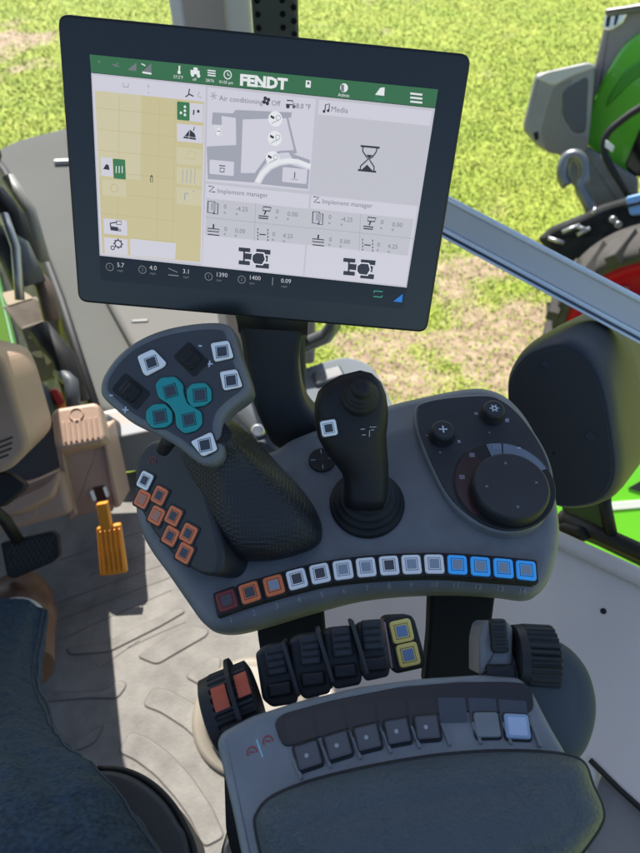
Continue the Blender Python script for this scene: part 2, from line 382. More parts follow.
# media page
b = UI(); b.flat(DF, DF.px([(319, 99.5), (432, 111), (418.5, 203), (311.5, 192.5)]), Z0 * 2, UW); b.flat(DF, DF.px([(318, 114.5), (430, 126), (418.5, 203), (311.5, 192.5)]), Z0 * 3, UP2)
T_(b, 331, 109.3, 'Media', 6.6, UDm); L_(b, [(325, 111), (325.5, 105), (329.5, 104), (329, 110)], 1.1, UD); C_(b, 324, 111.6, 1.4, UD); C_(b, 328.2, 110.8, 1.4, UD)
L_(b, [(360.5, 146), (379.5, 147.8)], 1.9, UD); L_(b, [(357.8, 170), (376, 171.8)], 1.9, UD)
L_(b, [(363, 147), (362.5, 151), (366, 156.5), (368, 159), (365, 162), (360.5, 166), (360, 170)], 1.3, UD); L_(b, [(377, 148.4), (376, 152), (372.5, 157), (369, 159.3), (371.5, 163), (374, 167), (373.6, 171)], 1.3, UD)
G_(b, [(366, 154.5), (373, 155.2), (368.8, 158.8)], UD); G_(b, [(361.6, 169.5), (372.4, 170.6), (367, 164.6)], UD)
build('media_page', b, screen)
# implement pages
def implement(du, dv, quad):
    b = UI(); b.flat(DF, DF.px(quad), Z0 * 2, UW)
    s = lambda u, v: (u + du, v + dv)
    p = lambda L: [s(*q) for q in L]
    b.flat(DF, DF.px(p([(206.5, 198), (311, 209), (307.5, 245), (205.5, 235)]) if du == 0 else p([(206.5, 198), (309, 208.5), (303, 245), (203, 234)])), Z0 * 3, UP2)
    T_(b, *s(217.5, 190.8), 'Implement manager', 6.2, UDm); L_(b, p([(209, 186), (214.5, 186.6), (209.5, 191.5), (215.5, 192)]), 1.1, UD)
    L_(b, p([(206, 217), (310, 228)]), 0.7, UG, z=Z0 * 4); L_(b, p([(256, 203), (254.5, 241)]), 0.7, UG, z=Z0 * 4)
    L_(b, p([(208.5, 201), (215, 201.5), (214.5, 213), (208, 212.3)]), 1.2, UD, True); G_(b, p([(211.5, 202.4), (217, 203), (216.6, 210.5), (211.2, 210)]), UM, Z0 * 5); L_(b, p([(215, 203), (218.5, 203.4), (218, 214), (213, 213.4)]), 1.0, UD)
    L_(b, p([(263.5, 206.5), (271.5, 207.5), (270, 211), (263, 210.3)]), 1.2, UD, True); L_(b, p([(266, 211), (264.5, 214.5)]), 1.6, UD); L_(b, p([(259, 215.5), (268.5, 216.5), (268, 218.6), (259, 217.8)]), 1.3, UD, True)
    L_(b, p([(208, 228), (219.5, 229.2), (219.3, 231.8), (208, 230.8)]), 1.1, UD, True); L_(b, p([(213.6, 228), (214, 224)]), 1.8, UD); L_(b, p([(208, 234), (219.6, 235.2)]), 1.2, UD)
    L_(b, p([(259.5, 234), (266, 234.6)]), 1.2, UD)
    for x in (258, 268):
        for k in range(4): L_(b, p([(x, 228 + k * 3.3 + (x - 258) * .1), (x, 230 + k * 3.3 + (x - 258) * .1)]), 1.0, UD)
    for (u, v, t) in ((224, 206.5, '0'), (236, 208.5, '-4.25'), (276, 211.5, '0'), (287.5, 213.8, '0.00'), (224.5, 228.8, '0'), (235.3, 230.5, '0.00'), (272.5, 234, '0'), (283, 235.5, '4.25')):
        T_(b, *s(u, v), t, 6.0, UDm)
    for (u, v) in ((225, 212.5), (237, 214), (276.5, 217.5), (288, 219), (225, 234), (236, 235.5), (273, 239.5), (284, 241)): C_(b, *s(u, v), 0.8, UDm, 0.6, n=8)
    # tractor from above
    def q(u0, v0, u1, v1, m=UD, z=Z0 * 4): R_(b, *s(u0, v0), *s(u1, v1), m, z, .0004)
    q(239, 247, 250.5, 252); q(239, 260, 250, 265); q(256.5, 248.5, 270.5, 254.5); q(256, 262.5, 269, 268.5)
    L_(b, p([(244.5, 249), (244, 263)]), 2.0, UD); L_(b, p([(245, 255.8), (268, 258.4)]), 6.5, UD); G_(b, p([(252, 254.5), (256, 251.5), (264.5, 252.2), (266.5, 259), (263, 265), (254, 264), (251.6, 260)]), UWh, Z0 * 5); G_(b, p([(253, 255), (256.5, 252.6), (263.6, 253.2), (265.2, 259), (262.2, 264), (254.6, 263), (252.6, 260)]), UD, Z0 * 5.5)
    return b
build('implement_page', implement(0, 0, [(206, 183.5), (309.5, 194.5), (303, 275.5), (202.5, 265)]), screen)
build('implement_page', implement(104.5, 10.5, [(311.5, 195), (417.5, 206), (405.5, 285.5), (304.5, 275.8)]), screen)
b = MB([GLO]); b.flat(DF, DF.px([(100, 256.5), (406.5, 288.5), (402.5, 308.5), (101.5, 279.5)]), Z0 * 2, GLO)
for (u, v, t, w) in ((117.5, 264.6, '5.7', 1), (150, 267.4, '4.0', 1), (183, 271, '3.1', 1), (216, 274.2, '1390', 1), (249, 277.2, '1400', 1), (281, 280.4, '0.09', 1)):
    T_(b, u, v, t, 6.2, UP2); T_(b, u + .5, v + 5.4, 'mph' if t in ('5.7', '4.0', '3.1', '0.09') else 'rpm', 3.4, UDm)
    if t != '3.1' and t != '0.09': C_(b, u - 7, v + 2, 4.2, UDm, 0.8); T_(b, u - 7, v + 2, '1' if t in ('5.7', '1390') else '2', 4, UDm, align='CENTER')
L_(b, [(169, 268), (178, 272)], 1.0, UDm); L_(b, [(169, 274.5), (179, 275.5)], 1.3, UDm); L_(b, [(273, 277), (272.5, 285)], 1, UDm)
L_(b, [(374, 290.5), (382.5, 291.3)], 1.2, UTe); L_(b, [(373.4, 296), (381.6, 296.8)], 1.2, UTe); L_(b, [(374, 290.5), (373.8, 292.5)], 1.2, UTe); L_(b, [(382, 295), (381.6, 296.8)], 1.2, UTe)
G_(b, [(393, 301), (401.8, 302), (402.6, 293.5)], UBl)
build('gauge_bar', b, screen)
# mounting arm of the terminal
MF = frame_n(at(285, 380, 0.63), (0, -0.92, 0.40))
b = MB([DRK]); b.pad(MF, smooth(MF.px([(236, 290), (311, 290), (301, 345), (299, 372), (306, 405), (330, 436), (300, 452), (276, 450), (262, 428), (249, 392), (241, 345)]), 5), -0.035, 0.0, 0.008, seg=4)
build('mounting_arm', b, disp)
b = MB([BLK]); b.tube([MF.w(MF.uv(238, 318).x, MF.uv(238, 318).y, -.017), MF.w(MF.uv(308, 322).x, MF.uv(308, 322).y, -.017)], 0.02, 16); build('tilt_joint', b, disp)

# ================================================================== ARMREST CONSOLE
PF = frame_n(on_z(390, 520, 0.87), (-0.03, -0.13, 0.99))
cons = thing('armrest_console', PF.w(0, 0, -0.05), 'dark grey padded armrest console with numbered coloured keys, round dial and black paddle levers', 'armrest')
pod_px = [(136, 500), (139, 525), (150, 548), (168, 573), (188, 602), (202, 621), (216, 630), (238, 631), (270, 623), (310, 611), (360, 598), (410, 592.5), (460, 591.5), (500, 594), (526, 597), (541, 591), (552, 573), (559, 542), (558, 510), (550, 475), (538, 440), (522, 413), (503, 396), (480, 389), (455, 391), (425, 397), (395, 404), (370, 412), (340, 424), (315, 431), (290, 441), (272, 452), (250, 450), (210, 440), (160, 445), (142, 465)]
pod = MB([PLA])
def pod_surface():
    o2 = smooth(PF.px(pod_px, -0.012), 6)
    if area(o2) < 0: o2.reverse()
    c = PF.uv(360, 500)
    N = len(o2); rs = []
    rs.append([PF.w(*q, -0.056) for q in inset(o2, 0.022)])
    rs.append([PF.w(*q, -0.046) for q in inset(o2, 0.010)])
    rs.append([PF.w(*q, -0.026) for q in inset(o2, 0.001)])
    for k in range(0, 9):
        t = k / 8 * math.pi / 2
        rs.append([PF.w(*q, -0.016 + 0.014 * math.sin(t)) for q in inset(o2, 0.016 * (1 - math.cos(t)))])
    base = inset(o2, 0.016)
    R1 = PF.uv(300, 500)
    for k in range(1, 26):
        s = k / 26; ring = []
        for q in base:
            p = q.lerp(c, s); e = min(1, s * 3.2)
            # moulded form: hollow between the two control fields, swelling under the dial
            d1 = (p - PF.uv(490, 450)); g1 = math.exp(-(d1.x ** 2 + d1.y ** 2) / (0.07 ** 2))
            d2 = (p - PF.uv(385, 560)); g2 = math.exp(-(d2.y ** 2) / (0.022 ** 2))
            h = -0.002 + e * (0.010 * g1 - 0.002 * g2 + 0.003)
            ring.append(PF.w(p.x, p.y, h))
        rs.append(ring)
    pod.rings(rs, PLA, True, False)
    a = len(pod.v) - N; cc = pod.ring([PF.w(c.x, c.y, 0.0012)])[0]
    for i in range(N): pod.face((a + i, a + (i + 1) % N, cc), 0, True)
pod_surface(); PT = bvh(pod)
pod_o = build('control_housing', pod, cons)
def local(tree, u, v, xdir=None, nmix=None, lift=0.0):
    p, n = hit(tree, u, v)
    if nmix is not None: n = nmix
    x = xdir or Vector((1, 0, 0))
    fr = frame_n(p + n * lift, n, x); return fr
def key(fr, w, h, ring, inlay, parent, sub=True, base=BLK, hh=0.0022, frame_line=True, label=None):
    """one push key: dark surround, coloured cap, square inlay with a fine frame"""
    b = MB([base]); b.pad(fr, rect(0, 0, w * 1.12, h * 1.12, 0, w * .16), -0.004, 0.0009, 0.0006, seg=2)
    k = build('key', b, parent, label=label)
    b = MB([ring]); b.pad(fr, rect(0, 0, w * .92, h * .92, 0, w * .17), 0.0, hh, 0.0009, seg=3)
    if inlay is not None:
        if frame_line: b.flat(fr, rect(0, 0, w * .60, h * .60, 0, w * .03), hh + .00012, BLK); b.flat(fr, rect(0, 0, w * .55, h * .55, 0, w * .03), hh + .00022, ring)
        b.flat(fr, rect(0, 0, w * .46, h * .46, 0, w * .03), hh + .00034, inlay)
    build('key_cap', b, k); return k
keys = [(227, 601), (250, 593), (274, 586), (297, 579.5), (320, 574), (343, 570.3), (366, 567.8), (389, 566), (411.3, 565), (434, 564.6), (457, 565.3), (480, 567), (503, 568.7), (525.6, 571)]
nums = [(231, 620), (254, 613), (277, 606), (299, 600), (322, 595), (344, 591), (367, 588), (389, 586), (411, 585), (434, 584.4), (456, 585), (478, 586.6), (500, 588.6), (522, 591)]
NST = PF.N
rc = [KR, KO, KO, KW, KW, KW, KW, KW, KW, KW, KB, KB, KB, KB]; ic = [KR, KI, KIL, KI, KI, KIL, KIL, KI, KIL, KIL, KIL, KIL, KIL, KIL]
SH = 0.004
def podp(u, v, h=SH): q = PF.uv(u, v, h); return PF.w(q.x, q.y, h)
tray = MB([BLK]); up = [(u + (-12 if i == 0 else 12 if i == 13 else 0), v - 12.5) for i, (u, v) in enumerate(keys)]; dn = [(u + (-9 if i == 0 else 11 if i == 13 else 0), v + 12.5) for i, (u, v) in enumerate(keys)]
tp = PF.px([(213, 597)] + up[1:13] + [(538, 560), (536, 584)] + [(u + 1, v) for u, v in reversed(dn[1:13])] + [(217, 617)], SH - .001)
tray.pad(PF, rounded(tp, 0.003, 3), -0.006, SH - 0.0012, 0.001, seg=2)
build('key_tray', tray, cons)
for i, (u, v) in enumerate(keys):
    a = podp(*keys[max(0, i - 1)]); c = podp(*keys[min(13, i + 1)])
    fr = frame_n(podp(u, v), NST, c - a)
    key(fr, 0.0182, 0.0190, rc[i], ic[i] if i != 0 else KI, cons, label=None)
pn = MB([INKG])
for i, (u, v) in enumerate(nums):
    p, n = hit(PT, u, v)
    a = podp(*nums[max(0, i - 1)]); c = podp(*nums[min(13, i + 1)])
    if p is None: continue
    fr = frame_n(p + n * .0003, n, c - a); pn.text(fr, 0, 0, str(i + 1), 0.0070, 0.0003, INKG)
build('key_numbers', pn, cons)
# rotary controller field
dome_px = [(417, 410), (424, 403), (450, 398), (485, 396), (500, 400), (516, 412), (532, 432), (545, 455), (551, 478), (549, 503), (539, 520), (518, 529), (494, 528), (471, 517), (449, 496), (431, 462), (419, 430)]
dh = 0.0135
DFm = Frame(PF.w(0, 0, dh), PF.X, PF.Y)
b = MB([DRK]); op = smooth(DFm.px(dome_px), 5)
b.pad(DFm, inset(op if area(op) > 0 else op[::-1], -0.0025), -0.016, -0.0005, 0.002, PLA, seg=3); b.pad(DFm, op, -0.002, 0.0008, 0.0008, DRK, seg=2)
build('dial_panel', b, cons)
def onD(u, v, h=0.001): q = DFm.uv(u, v, h); return q
kc = DFm.uv(504, 484, 0.002); kd = DFm.uv(508, 492, 0.004)
b = MB([GLO]); R1 = (DFm.uv(470, 489) - kc).length
outr = [kc + Vector((math.cos(a), math.sin(a))) * 0.0465 for a in (i * 2 * math.pi / 60 for i in range(60))]
b.pad(DFm, outr, 0.0, 0.0022, 0.001, BLK, seg=2)
redb = mat('dial_ring_brown', (0.050, 0.022, 0.022), 0.3); bluw = mat('dial_ring_blue', (0.20, 0.24, 0.30), 0.2)
def arc(a0, a1, r0, r1, z, m):
    n = 20; A = [math.radians(a0 + (a1 - a0) * i / n) for i in range(n + 1)]
    b.flat(DFm, [kc + Vector((math.cos(a), math.sin(a))) * r1 for a in A] + [kc + Vector((math.cos(a), math.sin(a))) * r0 for a in reversed(A)], z, m)
arc(126, 228, .028, .0445, .0026, redb); arc(20, 82, .028, .0445, .0026, bluw); arc(84, 103, .028, .0445, .0026, bluw)
def mark(u, v, txt=None, s=.006, m=INKG, fr=DFm, h=.0031):
    q = fr.uv(u, v, h); b.text(fr, q.x, q.y, txt, s, h, m)
for (u, v) in ((472, 455), (462, 477)):
    q = DFm.uv(u, v, .003)
    for k in range(3): b.flat(DFm, rect(q.x, q.y + (k - 1) * .0016, .005, .0009), .0031, INKG)
q = DFm.uv(497, 447, .003)
for k in range(3): b.flat(DFm, rect(q.x + (k - 1) * .0025, q.y, .0008, .005), .0031, INKG)
b.flat(DFm, rect(DFm.uv(519, 448, .003).x, DFm.uv(519, 448, .003).y, .003, .0015), .0031, INKW)
build('dial_ring', b, cons)
b = MB([BLK]); kc2 = DFm.uv(510, 481, 0.026); kc2 = kc.lerp(kc2, 0.6)
b.lathe(DFm, kd.x, kd.y, [(.0325, .001), (.0345, .004), (.0345, .014), (.0335, .0165), (.0320, .0178)], 56, BLK, cap=DRK)
dial = build('rotary_dial', b, cons)
zt = .0182
for a, t in ((90, 'v'), (0, 'v'), (180, 'v'), (270, 'v')):
    b = MB([INKG]); r = math.radians(a + 4); b.text(DFm, kd.x + math.cos(r) * .022, kd.y + math.sin(r) * .022, t, .006, zt, INKG, r + math.pi / 2); build('arrow_mark', b, dial)
def knob(u, v, r, mk):
    q = DFm.uv(u, v, .012); b = MB([BLK])
    b.lathe(DFm, q.x, q.y, [(r * 1.12, 0.0), (r * 1.1, .0025), (r, .004), (r, .0105), (r * .93, .0125), (r * .8, .0132)], 36, BLK, cap=DRK)
    k = build('knob', b, cons); b = MB([INKW]); z = .0135
    if mk == '+': b.flat(DFm, rect(q.x, q.y, r * .7, r * .13), z, INKW); b.flat(DFm, rect(q.x, q.y, r * .13, r * .7), z + .0001, INKW)
    else: b.band(DFm, circle(q.x, q.y, r * .2, 16), r * .14, z, INKW, True); [b.flat(DFm, rect(q.x + math.cos(a) * r * .36, q.y + math.sin(a) * r * .36, r * .12, r * .12, a), z, INKW) for a in (i * math.pi / 3 for i in range(6))]
    build('knob_mark', b, k)
knob(443, 430, .0115, '+'); knob(494, 409, .0108, 'o')
for (u, v, t) in ((427, 435, '-'), (459, 441, 'x'), (440, 452, '-'), (476, 413, 'o'), (507, 420, '#'), (489, 431, ',')):
    q = DFm.uv(u, v, .001); b = MB([INKW]); b.text(DFm, q.x, q.y, t, .007, .0010, INKW); build('knob_symbol', b, cons)
# small round 4-way plate
fr = frame_n(podp(322, 460, .002), PF.N); b = MB([BLK]); b.pad(fr, circle(0, 0, .0135, 36), -.004, .0012, .0008, seg=2); 
for a in (0.1, math.pi / 2 + .1): b.flat(fr, rect(0, 0, .017, .0010, a), .0014 + a * .0001, DRK); 
for a in range(4): r = a * math.pi / 2 + .1; b.flat(fr, rect(math.cos(r) * .0088, math.sin(r) * .0088, .0045, .0009, r), .0018, INKG)
build('round_cap', b, cons)
# orange function keys on the bevelled left flank
LF = frame_n(at(165, 515, 0.60), (-0.62, -0.55, 0.62), (0.60, 0.30, -0.45))
LF = frame_n(at(165, 515, 0.575), (-0.42, -0.36, 0.83), (0.6, -0.5, -0.2))
b = MB([DRK]); fl = [(134, 470), (139, 450), (150, 440), (178, 437), (200, 470), (215, 520), (223, 555), (219, 574), (203, 576), (178, 562), (152, 532), (133, 498)]
b.pad(LF, rounded(LF.px(fl), .008, 4), -0.045, 0, 0.005, seg=4); flank = build('side_key_field', b, cons)
b = MB([INKR]); q = LF.uv(152, 461, .001)
b.band(LF, circle(q.x, q.y, .004, 16)[:13], .0009, .0004, INKR); b.flat(LF, rect(q.x, q.y, .004, .001), .0004, INKR); build('symbol', b, cons)
xd = LF.px([(150, 500), (160, 505.5)])
xd = LF.X * (xd[1].x - xd[0].x) + LF.Y * (xd[1].y - xd[0].y)
for (u, v, m, i_) in ((145, 480.5, KW, KI), (142.5, 499, KO, KIO), (159.5, 495.5, KO, KI), (156.5, 515.5, KO, KIO), (173.5, 516, KO, KI), (170.5, 536, KO, KI), (188.5, 533.5, KO, KI), (184.5, 553, KO, KI)):
    q = LF.uv(u, v, .001); fr = frame_n(LF.w(q.x, q.y, 0.0), LF.N, xd); key(fr, .0172, .0168, m, i_, cons, base=BLK, hh=.0016)
# support arms down to the armrest
def slab(fr, px, z0, z1, r, m, name, parent, rnd=.004, label=None, cap=None, seg=3, sm=False):
    b = MB([m]); P = fr.px(px); P = smooth(P, 4) if sm else rounded(P, rnd, 4) if rnd else P
    b.pad(fr, P, z0, z1, r, m, cap, seg=seg); return build(name, b, parent, label)
SF = frame_n(on_z(380, 640, 0.795), (0, -0.75, 0.66))
slab(SF, [(254, 600), (322, 590), (326, 640), (334, 690), (268, 700), (258, 640)], -.02, 0, .003, ARM, 'support_arm', cons)
slab(SF, [(431, 585), (497, 585), (490, 640), (483, 690), (424, 690), (429, 640)], -.02, 0, .003, ARM, 'support_arm', cons)
# ---- armrest body
AF = frame_n(at(400, 730, 0.47), (0.0, -0.10, 0.995))
body = [(216, 741), (221, 731), (250, 715), (300, 699), (360, 685), (420, 677), (480, 673), (522, 676), (534, 690), (550, 722), (572, 760), (590, 800), (590, 900), (260, 960), (246, 880), (232, 810)]
slab(AF, body, -.045, 0, .006, PLB, 'armrest_body', cons, .006, seg=4)
padp = [(256, 830), (258, 812), (272, 797), (305, 783), (350, 771), (400, 761), (450, 754), (500, 751), (545, 752), (572, 756), (586, 764), (594, 785), (603, 805), (603, 822), (585, 850), (560, 880), (520, 1000), (300, 1040), (272, 900)]
def dome(fr, px, mt, h, edge, n=10, name='x', parent=None, z0=-.01, sag=0.0, ring_n=5, med=None):
    b = MB([mt]); o = smooth(fr.px(px, h * .3), ring_n)
    if area(o) < 0: o.reverse()
    c = sum(o, Vector((0, 0))) / len(o)
    A, B = (fr.px(med, h) if med else (c, c + Vector((1e-5, 0))))
    def inw(p, d, frac=None):
        t = max(0, min(1, (p - A).dot(B - A) / (B - A).length_squared)); m_ = A.lerp(B, t); L = (m_ - p).length
        return p + (m_ - p) / L * (min(d, L * .9) if frac is None else d + (L * .97 - d) * frac)
    rs = [[fr.w(*q, z0) for q in o]]
    for k in range(n + 1):
        t = k / n * math.pi / 2; rs.append([fr.w(*inw(q, edge * (1 - math.cos(t))), h * math.sin(t)) for q in o])
    for k in range(1, 9):
        f = k / 8; rs.append([fr.w(*inw(q, edge, f), h * (1 + (sag + .12) * (1 - (1 - f) ** 2))) for q in o])
    b.rings(rs, mt, True, True); return build(name, b, parent)
dome(AF, padp, PAD, .021, .024, name='arm_pad', parent=cons, med=[(340, 860), (500, 840)], sag=.15)
PS = smooth(AF.px(padp, .003), 5); PS = PS if area(PS) > 0 else PS[::-1]; b = MB([BLK]); b.pad(AF, inset(PS, -.0016), -.003, .0012, .0008, BLK, seg=2)  # black rim drawn as the thin shadow line round the pad
build('pad_shadow_line', b, cons)
# label strip
strip = [(274, 722), (283, 714), (330, 701), (400, 687), (460, 682), (510, 682), (527, 684), (532, 692), (534, 708), (528, 714), (470, 712), (400, 718), (340, 731), (294, 746), (284, 747), (279, 738)]
b = MB([BLK]); b.pad(AF, rounded(AF.px(strip), .004, 3), -.004, .0012, .0008, BLK, GLO, seg=2)
win = mat('label_window', (0.014, 0.011, 0.011), 0.22); winb = mat('label_window_reflection', (0.040, 0.050, 0.065), 0.15)  # bluish tint puts a bright reflection into the right-hand windows
wk = []
for i in range(8):
    u = 300 + i * 30.5; vm = 728 - (u - 300) * .235 + ((u - 300) / 30.5) ** 2 * .70
    wk.append((u, vm))
for i, (u, v) in enumerate(wk):
    a = AF.uv(*wk[max(0, i - 1)]); c = AF.uv(*wk[min(7, i + 1)]); d = c - a; ang = math.atan2(d.y, d.x); q = AF.uv(u, v, .0013)
    b.flat(AF, rect(q.x, q.y, .0190, .0155, ang, .001), .0014 + .0000, win if i < 5 else winb)
build('label_strip', b, cons)
for i, (u, v) in enumerate([(308, 755.5), (338, 745.5), (367.5, 737.5), (397.5, 731.5), (427, 727.5), (487, 725), (517, 726.5)]):
    pts = [(308, 755.5), (338, 745.5), (367.5, 737.5), (397.5, 731.5), (427, 727.5), (487, 725), (517, 726.5)]
    a = AF.uv(*pts[max(0, i - 1)]); c = AF.uv(*pts[min(6, i + 1)]); d = c - a; q = AF.uv(u, v, .002)
    fr = frame_n(AF.w(q.x, q.y, .0008), AF.N, AF.X * d.x + AF.Y * d.y)
    b = MB([BLK]); b.pad(fr, rect(0, 0, .0188, .0180, 0, .003), -.004, .0012, .0008, BLK, seg=2)
    k = build('armrest_key', b, cons)
    capm = [KI, KI, KI, KI, mat('key_cap_dark', (.055, .06, .066), .3), PLB, mat('key_cap_sky', (.26, .36, .52), .2)][i]
    b = MB([BLK]); b.pad(fr, rect(0, 0, .0166, .0156, 0, .0022), 0, .0026, .0008, BLK if i < 5 else capm, capm, seg=2)
    if i < 5: b.flat(fr, rect(0, 0, .0135, .0125, 0, .001), .0028, mat('key_window', (.075, .08, .088), .2)); b.flat(fr, circle(-.001, 0, .0014, 10), .0030, INKG)
    if i == 6: b.flat(fr, rect(0, 0, .0125, .0115, 0, .001), .0028, mat('key_window_sky', (.42, .52, .68), .2))
    build('key_cap', b, k)
for (u, v) in ((294, 760), (323, 749), (353, 740), (383, 734), (412, 729), (442, 726.5), (473, 725), (503, 725), (532, 728)):
    q = AF.uv(u, v); q2 = AF.uv(u + 7, v + 17); b = MB([PLB]); d = q2 - q; m_ = (q + q2) / 2
    b.pad(AF, rect(m_.x, m_.y, d.length * 1.3, .0022, math.atan2(d.y, d.x), .001), -.001, .0028, .001, PLB, seg=2); build('rib', b, cons)
b = MB([INKW]); q = AF.uv(258, 748, .001); d = AF.uv(263, 760) - AF.uv(255, 737); b.flat(AF, rect(q.x + .001, q.y, d.length * .75, .0011, math.atan2(d.y, d.x)), .0004, mat('cyan_ink', (.3, .55, .65), .5))
for (u, v) in ((252, 752), (268, 741)):
    q = AF.uv(u, v, .001); b.band(AF, circle(q.x, q.y, .0032, 16)[:11], .0009, .0004, INKR); b.flat(AF, rect(q.x, q.y, .0035, .0009), .0005, INKR)
build('symbol', b, cons)
# side cover right of the armrest
SCF = frame_n(at(560, 700, 0.528), (0.12, -0.1, 0.98))
dome(SCF, [(490, 670), (515, 648), (545, 637), (568, 646), (586, 666), (595, 690), (597, 714), (592, 738), (580, 758), (555, 768), (520, 750), (495, 710)], SIDE, .013, .020, name='side_cover', parent=cons, z0=-.06)
# paddle levers
lv = [([(255, 653), (264, 647), (287, 644), (290, 654), (299, 690), (297, 704), (272, 708), (262, 700)]),
      ([(289, 640), (298, 636), (320, 634), (325, 645), (332, 680), (330, 694), (305, 700), (295, 690)]),
      ([(323, 632), (330, 629), (351, 627), (356, 640), (363, 672), (361, 685), (336, 690), (327, 680)]),
      ([(356, 627), (362, 623), (380, 622), (385, 635), (391, 664), (389, 677), (366, 682), (359, 670)])]
LVF = frame_n(at(320, 665, 0.50), (0, -0.45, 0.89))
for i, p in enumerate(lv):
    P = LVF.px(p); b = MB([BLK]); b.pad(LVF, rounded(P, .003, 4), -.03, 0, .003, DRK, BLK, seg=3)
    c = sum(P, Vector((0, 0))) / len(P); ax = (P[6] - P[1]).normalized() if False else (LVF.uv(p[5][0], p[5][1]) - LVF.uv(p[3][0], p[3][1])).normalized(); ang = math.atan2(ax.y, ax.x)
    b.pad(LVF, rect(c.x - ax.x * .011, c.y - ax.y * .011, .022, .016, ang, .002), 0, .0035, .002, DRK, seg=3)
    for k in range(3): b.pad(LVF, rect(c.x - ax.x * (.016 - k * .005), c.y - ax.y * (.016 - k * .005), .0012, .012, ang, .0004), .003, .0048, .0005, BLK, seg=2)
    b.pad(LVF, rect(c.x + ax.x * .010, c.y + ax.y * .010, .010, .018, ang, .002), -.002, .004, .002, BLK, seg=3)
    lever = build('paddle_lever', b, cons)
    f0 = LVF.uv(p[0][0] + 28, p[0][1] - 12); f1 = LVF.uv(p[0][0] + 44, p[0][1] + 42)
    if i < 3:
        d = f1 - f0; m_ = (f0 + f1) / 2; b = MB([BLK]); b.pad(LVF, rect(m_.x, m_.y, d.length, .0032, math.atan2(d.y, d.x), .0014), -.03, .009, .0014, DRK, seg=2); build('divider_fin', b, cons)
# yellow key block
YF = frame_n(at(402, 640, 0.515), (0, -0.45, 0.89))
slab(YF, [(384, 619), (389, 616), (411, 615), (415, 620), (426, 660), (424, 668), (397, 674), (391, 670)], -.035, 0, .002, BLK, 'key_block', cons, .002)
b = MB([mat('pink_strip', (.45, .27, .23), .5)]); b.band(YF, YF.px([(384.5, 622), (392, 668)]), .0016, .0004); build('light_strip', b, cons)
for (u, v) in ((401.5, 631), (408, 654.5)):
    q = YF.uv(u, v); d = YF.uv(u + 12, v - 2.6) - q; fr = frame_n(YF.w(q.x, q.y, 0), YF.N, YF.X * d.x + YF.Y * d.y); key(fr, .0185, .0185, KY, KIB, cons, hh=.002)
# left thumb wheel with orange grips
def wheel(fr, px0, px1, h, r, n_rib, name, grips, mainm=BLK):
    a = fr.w(*fr.uv(*px0, h), h); c = fr.w(*fr.uv(*px1, h), h); ax = (c - a); L = ax.length; ax.normalize()
    wf = frame_n(a, ax, fr.N); b = MB([mainm])
    N = 96; prof = []
    def ring(z, rr, ribs):
        out = []
        for k in range(N):
            t = 2 * math.pi * k / N; q = rr * (1 - (0.07 if ribs and (k * n_rib // N * 1.0 != (k + 1) * n_rib // N * 1.0 or int(k * n_rib * 2 / N) % 2) else 0)); out.append(wf.w(q * math.cos(t), q * math.sin(t), z))
        return out
    b.rings([ring(0, r * .82, 0), ring(L * .03, r * .95, 0), ring(L * .22, r * .98, 0), ring(L * .26, r, 1), ring(L * .95, r, 1), ring(L, r * .8, 0)], mainm, sm=False)
    w = build(name, b, cons)
    for (z0, z1, t0) in grips:
        b = MB([mat('orange_grip', (.50, .085, .035), .45)]); gp = []
        n = 6; rs = []
        for z in (z0 * L, z1 * L):
            rs.append(z)
        pts = []
        A = [math.radians(t0 + k * 34 / n) for k in range(n + 1)]
        o0 = [wf.w(r * 1.07 * math.cos(t), r * 1.07 * math.sin(t), rs[0]) for t in A] + [wf.w(r * .8 * math.cos(t), r * .8 * math.sin(t), rs[0]) for t in reversed(A)]
        o1 = [wf.w(r * 1.07 * math.cos(t), r * 1.07 * math.sin(t), rs[1]) for t in A] + [wf.w(r * .8 * math.cos(t), r * .8 * math.sin(t), rs[1]) for t in reversed(A)]
        b.rings([o0, o1], None, sm=False); build('grip', b, w)
    return w, wf, L
WF = frame_n(at(235, 705, 0.50), (0, -0.35, 0.93))
w, wf, L = wheel(WF, (208, 716), (258, 695), -.008, .027, 26, 'thumb_wheel', [(.28, .55, -34), (.74, .97, -40)])
b = MB([BLK]); N = 40
r0 = [wf.w(.033 * math.cos(t), .033 * math.sin(t), L * .60) for t in (2 * math.pi * k / N for k in range(N))]; r1 = [wf.w(.033 * math.cos(t), .033 * math.sin(t), L * .68) for t in (2 * math.pi * k / N for k in range(N))]
b.rings([r0, r1], BLK, sm=False); build('wheel_flange', b, cons)
w, wf, L = wheel(frame_n(at(530, 655, 0.51), (0, -0.35, 0.93)), (512, 657), (553, 659), -.010, .0245, 30, 'adjusting_wheel', [])
slab(frame_n(at(497, 645, 0.50), (0, -0.45, 0.89)), [(483, 626), (487, 622), (510, 622), (514, 630), (513, 672), (480, 676), (480, 640)], -.035, 0, .004, PLA, 'rocker_lever', cons, .003)
b = MB([DRK]); fr = frame_n(at(499, 640, 0.497), (0, -0.45, 0.89)); b.pad(fr, rect(0, .003, .012, .024, 0, .003), -.004, .004, .0025, BLK, seg=3)
for k in range(4): b.pad(fr, rect(0, -.004 + k * .005, .010, .0014, 0, .0005), .003, .0052, .0005, DRK, seg=2)
b.pad(fr, rect(0, -.022, .021, .010, 0, .002), -.01, .002, .002, BLK, seg=2)
build('rocker_button', b, cons)
